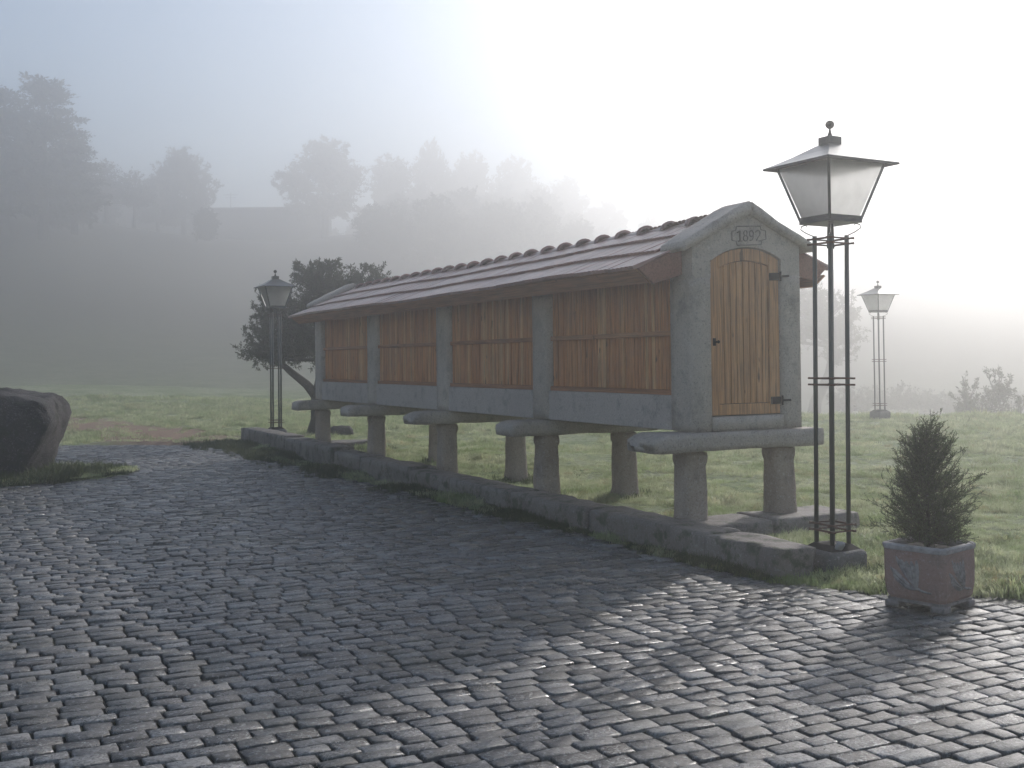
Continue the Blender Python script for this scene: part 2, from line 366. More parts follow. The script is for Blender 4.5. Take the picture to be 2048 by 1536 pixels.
# ------------------------------------------------------------------ frames
A = math.radians(27.474)
U = Vector((-math.sin(A), math.cos(A), 0)); V = Vector((math.cos(A), math.sin(A), 0)); Z = Vector((0, 0, 1))
def frame(o):     # local x = U (away along the granary), local y = V (to the right), local z up  (left-handed pair fixed by using -V)
    return Matrix(((U.x, -V.x, 0, o[0]), (U.y, -V.y, 0, o[1]), (0, 0, 1, o[2]), (0, 0, 0, 1)))
GC = Vector((1.6516, 10.0, 0)); KC = Vector((1.9625, 8.2011, 0))
GM = frame(GC); KM = frame(KC)      # in these frames +x is away, and t (to the right) is  -y
def kerb_w(s, t, z=0): return KC + U*s + V*t + Z*z

# ------------------------------------------------------------------ terrain
def sstep(a, b, x):
    t = min(max((x-a)/(b-a), 0), 1); return t*t*(3-2*t)
FS = 2.2
RIDGE = [(-0.62, 15.5, 96), (-0.47, 14.0, 92), (-0.36, 12.8, 92), (-0.23, 11.6, 92), (-0.10, 12.0, 96), (0.03, 10.8, 100), (0.15, 8.6, 100), (0.30, 7.6, 96), (0.45, 7.2, 96), (0.62, 7.0, 98)]
def ridge(az):
    az = min(max(az, RIDGE[0][0]), RIDGE[-1][0])
    for a, b in zip(RIDGE, RIDGE[1:]):
        if az <= b[0]:
            k = (az-a[0])/(b[0]-a[0]); return 1.65+(a[1]-1.65+(b[1]-a[1])*k)*FS, (a[2]+(b[2]-a[2])*k)*FS
def height(x, y):
    d = math.hypot(x, y); az = math.atan2(x, max(y, 0.01)) if y > 0 else (0.62 if x > 0 else -0.62)
    rz, rd = ridge(az)
    z = rz * sstep(62, rd, d)
    z -= 2.9 * sstep(32, 38, y + 0.12*x) * sstep(3.5, 8, x) * (1 - sstep(80, 130, d))
    n = mnoise.noise(Vector((x*0.30, y*0.30, 0)))*0.07 + mnoise.noise(Vector((x*1.1, y*1.1, 5)))*0.040
    z += n * sstep(9, 16, d) * 1.2
    z += 0.75*math.exp(-(((x+21)/10)**2 + ((y-50)/11)**2))     # grassy knoll
    z += mnoise.noise(Vector((x*0.025, y*0.025, 9)))*sstep(60, 160, d)*3.0
    return z
def in_cobbles(x, y, pad=0.0):
    q = Vector((x, y, 0)) - KC; s, t = q.dot(U), q.dot(V)
    if s > 0 and t > -(0.05 + 0.035*s + 0.05*math.sin(s*1.7)) - pad: return False
    if y > 22.55 + 0.15*math.sin(x*1.3) - pad: return False
    # near right edge
    if s <= 0:
        pts = [(1.9, 8.16), (2.57, 7.75), (3.47, 7.55), (6.0, 7.3), (14, 6.5)]
        if x > 1.9:
            for a, b in zip(pts, pts[1:]):
                if x <= b[0]:
                    if y > a[1] + (b[1]-a[1])*(x-a[0])/(b[0]-a[0]) - pad: return False
                    break
    if ((x+9.6)/3.75)**2 + ((y-16.7)/2.15)**2 < 1 + pad: return False
    return y > -6 and x > -26 and x < 14
def build_terrain():
    xs = [i*0.3 for i in range(0, 81)]; step = 0.3
    while xs[-1] < 560: step *= 1.10; xs.append(xs[-1]+step)
    X = sorted(set([-a for a in xs] + xs))
    ys = [-30, -20, -12, -6] + [i*0.3 for i in range(-10, 140)]; step = 0.3
    while ys[-1] < 640: step *= 1.07; ys.append(ys[-1]+step)
    nx, ny = len(X), len(ys); vs = np.empty((nx*ny, 3))
    k = 0
    for y in ys:
        for x in X:
            z = height(x, y)
            if in_cobbles(x, y, -0.35): z = -0.06
            elif in_cobbles(x, y, 0.0): z = -0.03
            vs[k] = (x, y, z); k += 1
    i = np.arange(nx-1)[None, :] + nx*np.arange(ny-1)[:, None]
    f = np.stack([i, i+1, i+1+nx, i+nx], -1).reshape(-1, 4)
    o = mesh_obj('ground', vs, f, M_ground, smooth=True)
    tag(o, 'pale dewy meadow ground running back into the fogged hillside', kind='structure'); return o
build_terrain()

# ------------------------------------------------------------------ cobbled road
def project(p):
    d = Vector(p) - EYE; z = d.dot(fwd)
    return 1024 + 2200*d.dot(rgt)/z, 675 - 2200*d.dot(upv)/z
def build_cobbles():
    road = mesh_obj('road', *road_bed(), M_soil); tag(road, 'cobbled yard of dark granite setts in staggered rows', kind='structure')
    # one sett: bottom ring, shoulder ring, top ring  (unit half sizes)
    near, rest = [], []
    row = 0; s = -16.0
    while s < 26:
        dep = 0.108 + rng.uniform(-0.010, 0.010)
        t = -30 + rng.uniform(0, 0.2)
        while t < 12:
            L = rng.choice([0.17, 0.19, 0.205, 0.22, 0.15, 0.115], p=[.2, .25, .2, .2, .1, .05]) + rng.uniform(-.01, .01)
            p = KC + U*(s+dep/2 + 0.010*math.sin(t*0.7+1.0)) + V*(t+L/2)
            if p.y > 3.2 and in_cobbles(p.x, p.y, 0.02) and abs(p.x) < 0.62*p.y+1.5:
                px, py = project(p)
                it = (p.x, p.y, L-0.010-rng.uniform(0, .010), dep-0.010-rng.uniform(0, .007))
                if -60 < px < 2110:
                    (near if (1175 < py < 1352 and 0 < px < 2048) else rest).append((py, it))
            t += L
        s += dep; row += 1
    near.sort(key=lambda a: -a[0])
    rest += near[300:]; near = near[:300]
    def sett(hx, hy, seed):
        r = np.random.default_rng(seed); b = 0.005; z1 = r.uniform(-.004, .004, 4)
        ring = np.array([(-1,-1),(0.05,-1),(1,-1),(1,0),(1,1),(-0.05,1),(-1,1),(-1,0)], float)
        j = r.uniform(-.05, .05, (8, 2))
        o = ring*(1+0*j) + j*[0.6, 0.8]
        out = o*[hx, hy]; inn = out - np.sign(ring)*np.minimum(b*(1+r.uniform(-.3, .9, (8, 1))), 0.02)
        tilt = r.normal(0, 0.020, 2)
        def zz(q): return q[:, 0]*tilt[0] + q[:, 1]*tilt[1]*1.6
        v = np.concatenate([np.c_[out, np.full(8, -0.055)], np.c_[out, zz(out)-0.006+r.uniform(-.0015, .0015, 8)], np.c_[inn, zz(inn)+r.uniform(-.0015, .0015, 8)], [[0, 0, r.uniform(-.002, .002)]]])
        return v
    fq = []
    for a in (0, 8):
        for i in range(8): fq.append((a+i, a+(i+1) % 8, a+8+(i+1) % 8, a+8+i))
    F4 = np.array(fq)
    F3 = np.array([(16+i, 16+(i+1) % 8, 24) for i in range(8)])
    R2 = np.array([[V.x, V.y], [U.x, U.y]])
    # triangles only, so one array
    T = np.concatenate([F4[:, [0, 1, 2]], F4[:, [0, 2, 3]], F3])
    allv, allt, tint = [], [], []
    for n, (py, (x, y, L, D)) in enumerate(rest):
        v = sett(L/2, D/2, n).copy(); v[:, :2] = v[:, :2] @ R2; a = rng.normal(0, 0.02); c, s_ = math.cos(a), math.sin(a)
        v[:, :2] = v[:, :2] @ np.array([[c, s_], [-s_, c]])
        v += [x, y, rng.normal(0, 0.003) + lumps(x, y)]
        allv.append(v); allt.append(T + 25*n); tint.append(np.full(25, rng.beta(1.5, 1.7)))
    o = mesh_obj('cobbles', np.concatenate(allv), np.concatenate(allt), M_cobble, road); o['kind'] = 'stuff'
    at = o.data.attributes.new('tint', 'FLOAT', 'POINT'); at.data.foreach_set('value', np.concatenate(tint).astype(np.float32)); fin(o)
    protos = []
    for k in range(24):
        L = [0.15, 0.17, 0.185, 0.20, 0.205, 0.115][k % 6]; v = sett(L/2, 0.094/2, 9000+k)
        me = mesh_obj('cobble_source', v, T, M_cobble); a = me.data.attributes.new('tint', 'FLOAT', 'POINT')
        a.data.foreach_set('value', np.full(25, rng.beta(1.5, 1.7), dtype=np.float32)); fin(me); protos.append((L, me.data)); bpy.data.objects.remove(me)
    for py, (x, y, L, D) in near:
        cands = sorted(protos, key=lambda a: abs(a[0]-L))[:8]; l0, me = random.choice(cands)
        o = bpy.data.objects.new('cobble', me); link(o, road)
        R = Matrix(((V.x*L/l0, U.x*D/0.094, 0, x), (V.y*L/l0, U.y*D/0.094, 0, y), (0, 0, 1, rng.normal(0, 0.003)+lumps(x, y)), (0, 0, 0, 1)))
        o.matrix_local = R @ Matrix.Rotation(rng.normal(0, 0.02), 4, 'Z') @ (Matrix.Rotation(PI, 4, 'Z') if random.random() < .5 else Matrix())
    return road
def fin(o):
    bm = bmesh.new(); bm.from_mesh(o.data); bmesh.ops.recalc_face_normals(bm, faces=bm.faces); bm.to_mesh(o.data); bm.free()
def lumps(x, y): return 0.012*mnoise.noise(Vector((x*0.6, y*0.6, 3.3)))
def road_bed():
    xs = np.arange(-16, 8.01, 0.25); ys = np.arange(2.5, 23.6, 0.25); nx, ny = len(xs), len(ys)
    v = np.array([(x, y, -0.016 + lumps(x, y)) for y in ys for x in xs])
    f = []
    for j in range(ny-1):
        for i in range(nx-1):
            if in_cobbles(xs[i]+.12, ys[j]+.12, 0.0): a = j*nx+i; f.append((a, a+1, a+1+nx, a+nx))
    return v, np.array(f)
ROAD = build_cobbles()

# ------------------------------------------------------------------ kerb walls
def wall_thing(name, M, label, cat, segs, y0, y1, seed, mats=(M_kerb,), amp=0.014, group=None):
    e = empty(name, M, label=label, cat=cat, group=group)
    for k, (a, b, zt) in enumerate(segs):
        dy = rng.uniform(-0.015, 0.015)
        rough_block('stone', a+0.004, b-0.004, y0+dy, y1+dy, -0.12, zt, mats[k % len(mats)], e, r=0.028, amp=amp, freq=2.6, step=0.07, seed=seed+k, rag=0.035)
    return e
segs = []; s = 0.0; tops = []
while s < 16.4:
    L = random.choice([1.05, 1.3, 1.6, 1.85, 0.9]); L = min(L, 16.55-s)
    if 16.55-s-L < 0.5: L = 16.55-s
    zt = 0.225 + 0.10*sstep(4, 16, s) + random.uniform(-0.018, 0.018)
    segs.append((s, s+L, zt)); s += L
segs[0] = (0, segs[0][1], 0.222)
wall_thing('kerb_wall', KM, 'long low granite kerb wall between the cobbled yard and the granary', 'wall', segs, -0.40, 0.0, 11)
rseg = [(0.43, 1.25, 0.165), (1.25, 2.33, 0.17)]
def cross_wall(name, s0, s1, segs, label, seed):
    e = empty(name, KM, label=label, cat='wall', group='short granite footing walls at the granary ends')
    for k, (a, b, zt) in enumerate(segs):
        rough_block('stone', s0, s1, -b+0.004, -a-0.004, -0.12, zt, M_kerb, e, r=0.03, amp=0.012, freq=2.6, step=0.07, seed=seed+k, rag=0.02)
cross_wall('footing_wall', 1.50, 2.08, rseg, 'short granite footing wall under the door end of the granary, behind the near lamp', 31)
cross_wall('footing_wall', 13.7, 14.4, [(0.43, 1.15, 0.14), (1.15, 2.05, 0.13)], 'short granite footing wall under the far end of the granary beside the olive trunk', 41)

# ------------------------------------------------------------------ granary
W = 1.27
def skew(p):      # the old gable leans a little: right side sits higher
    t = -p.y; k = sstep(1.3, 2.5, p.z); p = p.copy(); p.z += 0.05*(t-0.2)*k; return p
G = empty('granary', GM, label='long raised granary of granite and cedar slats with tiled roof, dated 1892', cat='granary')
PC = [0.18, 2.90, 5.68, 8.43, 11.20]
# box in (s,t,z) -> local frame (x=s, y=-t)
def gblock(name, s0, s1, t0, t1, z0, z1, m, **k): return rough_block(name, s0, s1, -t1, -t0, z0, z1, m, G, **k)
def gbox(name, s0, s1, t0, t1, z0, z1, m, bevel=0.003, warp=None): return MB().box(s0, s1, -t1, -t0, z0, z1).obj(name, m, G, bevel=bevel, warp=warp)
for i, sc in enumerate(PC):
    for side, tc in ((0, 0.075), (1, 1.13)):
        zb = 0.12 if (i == 0 and side) else -0.15
        ztop = 0.80
        flare = 0.06 if (side and i == 1) else (0.025 if side else 0.01)
        lean = random.uniform(-0.012, 0.012)
        def shp(p, sc=sc, tc=tc, flare=flare, lean=lean):
            h = (p.z)/0.80; k = 1.22 - 0.20*min(h, 0.86)/0.86
            if h > 0.87: k += 0.13
            if h < 0.16: k += flare*3*(1-max(h, 0)/0.16)
            return Vector((sc+(p.x-sc)*k, -tc+(p.y+tc)*k + lean*(1-h), p.z))
        rough_block('pillar', sc-0.108, sc+0.108, -tc-0.108, -tc+0.108, zb, ztop, M_granite_warm, G, r=0.035, amp=0.008, freq=4, step=0.045, seed=50+i*2+side, shape=shp)
    # cross slab on the two pillars
    gblock('cross_slab', sc-0.24 if i == 0 else sc-0.20, sc+0.22, -0.47 + random.uniform(-.02, .02), 1.50, 0.80, 0.972, M_granite, r=0.022, amp=0.009, freq=3, step=0.05, seed=80+i, rag=0.02, shape=(lambda p: Vector((p.x, p.y, p.z - (0.05*max(0, (p.y-0.36)/0.11) if p.z > 0.89 else 0)))))
# posts
PS = [(0.0, 0.36), (2.715, 3.08), (5.47, 5.86), (8.24, 8.63), (11.02, 11.39)]
for i, (a, b) in enumerate(PS):
    z1 = 2.40
    if i == 0:
        gblock('corner_post', a, b, 0.0, 0.20, 0.975, 2.392, M_granite, r=0.008, amp=0.002, step=0.08, seed=90, shape=skew)
        gblock('corner_post', a, b, 1.045, W, 0.975, 2.392, M_granite, r=0.008, amp=0.002, step=0.08, seed=91, shape=skew)
    else:
        gblock('post', a, b, 0.0, 0.20, 0.975, z1+0.03, M_granite, r=0.012, amp=0.004, step=0.09, seed=92+i)
        gblock('post', a, b, 1.07, W, 0.975, z1+0.03, M_granite, r=0.012, amp=0.004, step=0.09, seed=98+i)
for i in range(4):
    a, b = PS[i][1]+0.002, PS[i+1][0]-0.002
    gbox('sill_beam', a, b, 0.006, 0.17, 0.98, 1.306, M_granite_sill, bevel=0.006)
    gbox('sill_beam', a, b, 1.10, W-0.006, 0.98, 1.306, M_granite_sill, bevel=0.006)
    gbox('floor_board', a, b, 0.172, 1.098, 1.20, 1.25, M_mortar, 0)
    gbox('bottom_rail', a+0.002, b-0.002, 0.030, 0.075, 1.3075, 1.355, M_rail, 0.004)
    gbox('middle_rail', a+0.002, b-0.002, 0.036, 0.060, 1.865, 1.915, M_rail, 0.005)
    gbox('top_rail', a+0.002, b-0.002, 0.034, 0.075, 2.40, 2.452, M_rail, 0.004)
    gbox('backing_panel', a, b, 0.105, 0.115, 1.308, 2.50, M_mortar, 0)
    # far side of the granary, same slats joined
    mb = MB(); n = 40; wd = (b-a)/n
    for k in range(n): mb.box(a+k*wd+.003, a+(k+1)*wd-.003, -W+0.06, -W+0.085, 1.308, 2.46)
    o = mb.obj('rear_slats', M_slat, G); o['kind'] = 'stuff'
bay = [(PS[i][1]+0.004, PS[i+1][0]-0.004) for i in range(4)]
slat_src = {}
for bi, (a, b) in enumerate(bay):
    n = 40; wd = (b-a)/n
    for k in range(n):
        ky = (bi, k % 3)
        if ky not in slat_src:
            m_ = MB(); g = 0.0028 + 0.001*(k % 3)
            m_.box(-wd/2+g, wd/2-g, -0.011, 0.011, 0, 1.07)
            so = m_.obj('slat', M_slat, None, bevel=0.003); slat_src[ky] = so.data; bpy.data.objects.remove(so)
        share(slat_src[ky], 'slat', G, Matrix.Translation((a+wd*(k+0.5), -(0.082+random.uniform(-.004, .004)), 1.356)))
# threshold and gable head
gblock('threshold', -0.015, 0.36, 0.203, 1.042, 0.975, 1.112, M_granite, r=0.012, amp=0.004, step=0.07, seed=110)
DL, DR = 0.205, 1.040; DC = (DL+DR)/2; DH = (DR-DL)/2; SPR, RISE = 2.545, 0.125
RR = (DH*DH+RISE*RISE)/(2*RISE)
def arch(t, off=0.0): 
    x = min(abs(t-DC), DH+off); return SPR+RISE-RR + math.sqrt(max((RR+off)**2 - x*x, 0))
def gabtop(t): return 2.70 + (min(t, 1.27-t)/0.635)*0.295
def head_mesh(far=False):
    ts = sorted(set([0, 0.1, DL-1e-4, DL] + [DL+(DR-DL)*k/18 for k in range(19)] + [DR+1e-4, 1.15, W, 0.635]))
    mb = MB(); S0, S1 = (0.004, 0.355)
    for a, b in zip(ts, ts[1:]):
        za = 2.384 if (far or a < DL or b > DR+5e-5) else arch(a); zb = 2.384 if (far or a < DL or b > DR+5e-5) else arch(b)
        mb.add([(S0,-a,za),(S0,-b,zb),(S0,-b,gabtop(b)),(S0,-a,gabtop(a)),(S1,-a,za),(S1,-b,zb),(S1,-b,gabtop(b)),(S1,-a,gabtop(a))],
               [(0,1,2,3),(7,6,5,4),(0,4,5,1),(3,2,6,7)])
        if a == DL-1e-4: pass
    mb.add([(S0,0,2.384),(S0,0,gabtop(0)),(S1,0,gabtop(0)),(S1,0,2.384)], [(0,1,2,3)])
    mb.add([(S0,-W,2.384),(S0,-W,gabtop(W)),(S1,-W,gabtop(W)),(S1,-W,2.384)], [(3,2,1,0)])
    if not far:
        mb.add([(S0,-DL,2.384),(S0,-DL,arch(DL)),(S1,-DL,arch(DL)),(S1,-DL,2.384)], [(0,1,2,3)])
        mb.add([(S0,-DR,2.384),(S0,-DR,arch(DR)),(S1,-DR,arch(DR)),(S1,-DR,2.384)], [(3,2,1,0)])
    return mb
head_mesh().obj('gable_stone', M_granite, G, warp=skew)
head_mesh(True).obj('gable_stone', M_granite, G, warp=lambda p: p+Vector((11.03, 0, 0)))
gbox('end_wall', 11.10, 11.30, 0.203, 1.067, 0.978, 2.382, M_granite, 0.005)
def cap_side(s0, s1, left, seed, far=False):
    """sloping coping stone: outer line and inner line in the t-z plane"""
    outer = [(-0.135, 2.715), (-0.05, 2.765), (0.25, 2.915), (0.50, 3.04), (0.60, 3.085), (0.657, 3.10)]
    inner = [(-0.135, 2.635), (-0.05, 2.668), (0.25, 2.800), (0.50, 2.915), (0.60, 2.962), (0.657, 2.985)]
    if not left:
        outer = [(1.43, 2.68), (1.34, 2.722), (1.06, 2.865), (0.80, 3.01), (0.71, 3.062), (0.659, 3.095)]
        inner = [(1.43, 2.60), (1.34, 2.640), (1.06, 2.775), (0.80, 2.905), (0.71, 2.95), (0.659, 2.98)]
    bm = bmesh.new(); ns = 6; rows = []
    pts = []
    def lerp(P, n):
        out = []
        for (a, b) in zip(P, P[1:]):
            for k in range(n): out.append((a[0]+(b[0]-a[0])*k/n, a[1]+(b[1]-a[1])*k/n))
        out.append(P[-1]); return out
    O, I = lerp(outer, 3), lerp(inner, 3)
    ring_n = None
    for (o, i) in zip(O, I):
        ring = []
        for k in range(ns+1): ring.append((s0+(s1-s0)*k/ns, o))
        ring.append((s1, ((o[0]+i[0])/2, (o[1]+i[1])/2)))
        for k in range(ns, -1, -1): ring.append((s0+(s1-s0)*k/ns, i))
        ring.append((s0, ((o[0]+i[0])/2, (o[1]+i[1])/2)))
        rv = []
        for s_, (t, z) in ring:
            q = Vector((s_*4, t*4, z*4+seed)); d = mnoise.noise_vector(q)*0.010 + mnoise.noise_vector(q*3)*0.004
            rv.append(bm.verts.new((s_+d.x, -t+d.y*0.6, z+d.z)))
        rows.append(rv)
    for a, b in zip(rows, rows[1:]):
        n = len(a)
        for k in range(n): bm.faces.new((a[k], a[(k+1) % n], b[(k+1) % n], b[k]))
    bm.faces.new(rows[0]); bm.faces.new(rows[-1])
    bmesh.ops.recalc_face_normals(bm, faces=bm.faces)
    bv = [e for e in bm.edges if len(e.link_faces) == 2 and e.calc_face_angle(0) > 1.0]
    bmesh.ops.bevel(bm, geom=bv, offset=0.012, segments=2, affect='EDGES')
    if not far:
        for v in bm.verts: v.co = skew(v.co)
    me = bpy.data.meshes.new('coping_stone'); bm.to_mesh(me); bm.free(); me.materials.append(M_granite)
    me.polygons.foreach_set('use_smooth', np.ones(len(me.polygons), dtype=bool))
    o = bpy.data.objects.new('coping_stone', me); link(o, G)
cap_side(-0.055, 0.33, True, 1); cap_side(-0.055, 0.33, False, 2)
cap_side(11.06, 11.46, True, 3, True); cap_side(11.06, 11.46, False, 4, True)
# roof body (boarded eaves) and end boards
def rz(t): return 2.468 + ((t+0.52) if t < 0.64 else (1.80-t))*0.457
for side in (0, 1):
    f = (lambda t: t) if side == 0 else (lambda t: 1.28-t)
    sk = skew if side else None
    def deck(a, b, nm, th0, th1, m, tx=-0.47):
        poly = [(-f(tx), rz(-0.47)-0.012), (-f(0.64), rz(0.64)-0.012), (-f(0.64), rz(0.64)-th1), (-f(0.0), rz(0.0)-th1), (-f(-0.33), rz(-0.33)-th0-0.02)]
        MB().prism(poly, 0, a, b).obj(nm, m, G, bevel=0.003, warp=(lambda p: skew(p) if p.x < 1.0 else p) if side else None)
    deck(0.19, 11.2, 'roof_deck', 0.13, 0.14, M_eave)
    # end boards butt against the front gable
    bd = [(-f(-0.49), 2.472), (-f(-0.01), 2.672), (-f(-0.01), 2.425), (-f(-0.325), 2.335)]
    MB().prism(bd, 0, 0.148, 0.187).obj('barge_board', M_eave, G, bevel=0.003, warp=skew if side else None)
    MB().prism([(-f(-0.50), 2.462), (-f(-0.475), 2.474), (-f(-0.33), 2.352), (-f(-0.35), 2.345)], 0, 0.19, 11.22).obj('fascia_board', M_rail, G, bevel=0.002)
# roof tiles
TW = 0.2115; s_first, s_last = 0.15, 11.22; NT = int(round((s_last-s_first)/TW)); TW = (s_last-s_first)/NT
def tile_source():
    prof = []; ribs = 3
    for k in range(ribs):
        x0 = k/ribs
        prof += [(x0, 0.0), (x0+0.04, 0.011), (x0+0.24, 0.012), (x0+0.29, 0.0)]
    prof.append((1.0, 0.0))
    L = 0.465; vs, fs = [], []
    for (x, h) in prof: vs.append((x*(TW-0.003), 0, h+0.036)); 
    for (x, h) in prof: vs.append((x*(TW-0.003), L, h+0.006))
    for (x, h) in prof: vs.append((x*(TW-0.003), 0, h*0.5+0.010))
    n = len(prof)
    for i in range(n-1):
        fs.append((i, i+1, n+i+1, n+i)); fs.append((2*n+i, 2*n+i+1, i+1, i))
    fs.append((0, n, 2*n)); fs.append((n-1, 3*n-1, 2*n-1))
    return vs, fs
tv, tf = tile_source()
tsrc = mesh_obj('roof_tile', tv, tf, M_tile); fin_me = tsrc.data; bpy.data.objects.remove(tsrc)
ang = math.atan(0.457); CL = 0.430
right_v, right_f = [], []
def roofsag(s): return 0.010*math.sin(s*0.9) - 0.006*math.sin(s*2.3+1)
for c in range(3):
    d = c*CL*math.cos(ang); t0 = -0.535 + d; z0 = rz(-0.535) + (d)*0.457 - 0.012
    for k in range(NT):
        s = s_first + k*TW
        if c > 0 and (s < 0.33 or s > 11.06-TW): continue
        # local tile axes: x along +s, y up the slope (towards +t), z normal
        ex = Vector((1, 0, 0)); ey = Vector((0, -math.cos(ang), math.sin(ang))); ez = ex.cross(ey); ez = ez if ez.z > 0 else -ez
        Mx = Matrix(((ex.x, ey.x, ez.x, s), (ex.y, ey.y, ez.y, -t0+random.uniform(-.004, .004)), (ex.z, ey.z, ez.z, z0+roofsag(s)+random.uniform(-.0025, .0025)), (0, 0, 0, 1)))
        Mx = Mx @ Matrix.Rotation(random.uniform(-.006, .006), 4, 'X')
        share(fin_me, 'roof_tile', G, Mx)
        b0 = len(right_v)
        for v in tv:
            q = Mx @ Vector(v); right_v.append(Vector((q.x, -1.28 - q.y, q.z + (0.035 if q.x < 2 else 0)*max(0, 1-q.x/2)*2)))
        right_f += [tuple(b0+i for i in f_) for f_ in tf]
o = mesh_obj('rear_tiles', right_v, right_f, M_tile, G); o['kind'] = 'stuff'
# ridge tiles
NR = 25; R0, R1 = 0.345, 11.05; RL = (R1-R0)/NR
def ridge_src():
    vs, fs = [], []; n = 8
    secs = [(0, 0.112, 0.032), (0.05, 0.110, 0.028), (0.09, 0.094, 0.008), (RL+0.05, 0.076, -0.006)]
    for (x, r, dz) in secs:
        for k in range(n+1):
            a = PI*k/n; vs.append((x, r*math.cos(a)*1.08, dz + r*math.sin(a)*0.86))
    b = len(vs)
    for k in range(n+1):
        a = PI*k/n; vs.append((0.002, 0.088*math.cos(a)*1.08, 0.026 + 0.088*math.sin(a)*0.84))
    for i in range(3):
        for k in range(n): fs.append((i*(n+1)+k, i*(n+1)+k+1, (i+1)*(n+1)+k+1, (i+1)*(n+1)+k))
    for k in range(n): fs.append((k+1, k, b+k, b+k+1))
    return vs, fs
rv, rf = ridge_src(); ro = mesh_obj('ridge_tile', rv, rf, M_tile); ro.data.polygons.foreach_set('use_smooth', [True]*len(rf)); rme = ro.data; bpy.data.objects.remove(ro)
for k in range(NR):
    share(rme, 'ridge_tile', G, Matrix.Translation((R0+k*RL+random.uniform(-.01, .01), -0.64, 2.945+roofsag(R0+k*RL)*0.5)) @ Matrix.Rotation(random.uniform(-.02, .02), 4, 'Z'))
MB().box(0.335, 11.05, -0.70, -0.58, 2.90, 2.99).obj('ridge_bedding', M_mortar, G)
# door
door = empty('door', None); door.parent = G; door.matrix_local = Matrix()
def dpart(name, mb, m, bevel=0.002): 
    return mb.obj(name, m, door, bevel=bevel, warp=skew)
g = 0.012
def strip(t0, t1, zlo, zhi_f, s0, s1, n=4):
    mb = MB(); ts = [t0+(t1-t0)*k/n for k in range(n+1)]
    poly = [(-t, zlo(t) if callable(zlo) else zlo) for t in ts] + [(-t, zhi_f(t)) for t in reversed(ts)]
    return mb.prism(poly, 0, s0, s1)
zb = 1.122
dpart('door_stile', strip(DL+g, DL+0.105, zb, lambda t: arch(t)-g, 0.030, 0.075), M_door)
dpart('door_stile', strip(DR-0.125, DR-g, zb, lambda t: arch(t)-g, 0.030, 0.075), M_door)
dpart('door_top_rail', strip(DL+0.108, DR-0.128, lambda t: arch(t)-0.125, lambda t: arch(t)-g, 0.032, 0.073, 12), M_door)
dpart('door_bottom_rail', strip(DL+0.108, DR-0.128, zb, lambda t: zb+0.10, 0.032, 0.073, 1), M_rail and M_door)
NP = 8; a0, a1 = DL+0.108, DR-0.128; pw = (a1-a0)/NP
for k in range(NP):
    dpart('door_plank', strip(a0+k*pw+0.0045, a0+(k+1)*pw-0.0045, zb+0.105, lambda t: arch(t)-0.131, 0.050+random.uniform(-.002, .002), 0.07, 2), M_door, 0.003)
dpart('door_lining', strip(DL+0.02, DR-0.02, zb, lambda t: arch(t)-0.02, 0.0765, 0.085, 10), M_mortar, 0)
for hz in (2.385, 1.245):
    mb = MB().box(0.012, 0.029, -(DR-0.012), -(DR-0.125), hz-0.035, hz+0.035)
    h = dpart('hinge', mb, M_black)
    mb = MB().box(-0.012, -0.002, -(DR+0.09), -(DR-0.02), hz-0.010, hz+0.010); mb.tube([(0.005, -(DR-0.002), hz-0.045), (0.005, -(DR-0.002), hz+0.045)], 0.010, 8)
    x = mb.obj('hinge_pin', M_black, h, warp=skew)
mb = MB().tube([(0.03, -(DL+0.05), 1.80), (-0.02, -(DL+0.05), 1.80)], [0.010, 0.010], 8).tube([(-0.02, -(DL+0.05), 1.80), (-0.035, -(DL+0.05), 1.80), (-0.045, -(DL+0.05), 1.80)], [0.008, 0.016, 0.010], 10)
mb.box(0.022, 0.029, -(DL+0.065), -(DL+0.035), 1.765, 1.835); dpart('door_handle', mb, M_black, 0)
# date carved in the gable
def bead(lines, r, name, m):
    mb = MB()
    for L in lines: mb.tube([(-0.001, -t, z) for t, z in L], r, 6)
    return mb.obj(name, m, G, smooth=True, warp=skew)
def arc(cx, cz, rx, rz_, a0, a1, n=10): return [(cx+rx*math.cos(math.radians(a0+(a1-a0)*k/n)), cz+rz_*math.sin(math.radians(a0+(a1-a0)*k/n))) for k in range(n+1)]
M_groove_shade = stone('groove_shade_granite', (0.15, 0.135, 0.12), (0.20, 0.18, 0.16), 0.9, 0.4, 0.5)  # granite darkened so the raised beads show the shade of cut grooves
c0, cz = 0.655, 2.775
cart = [(-.145, .088), (.14, .088), (.145, .055), (.20, .045), (.205, -.035), (.155, -.045), (.145, -.085), (-.14, -.088), (-.150, -.050), (-.20, -.042), (-.20, .040), (-.155, .050), (-.145, .088)]
bead([[(c0+a, cz+b) for a, b in cart]], 0.0055, 'date_cartouche', M_groove_shade)
dz0, hh = cz-0.050, 0.10
one = [[(c0-.135, dz0+hh*.78), (c0-.105, dz0+hh), (c0-.105, dz0)], [(c0-.128, dz0), (c0-.082, dz0)]]
eight = [arc(c0-.040, dz0+hh*.75, .020, hh*.24, -90, 270, 14), arc(c0-.040, dz0+hh*.26, .026, hh*.26, 90, 450, 14)]
nine = [arc(c0+.030, dz0+hh*.70, .024, hh*.29, 0, 360, 14), [(c0+.054, dz0+hh*.70), (c0+.052, dz0+hh*.35), (c0+.038, dz0+.008), (c0+.010, dz0+.004)]]
two = [arc(c0+.108, dz0+hh*.72, .026, hh*.27, 165, -30, 9)+[(c0+.085, dz0), (c0+.140, dz0)]]
for nm, L in (('carved_digit', one), ('carved_digit', eight), ('carved_digit', nine), ('carved_digit', two)): bead(L, 0.0055, nm, M_groove_shade)

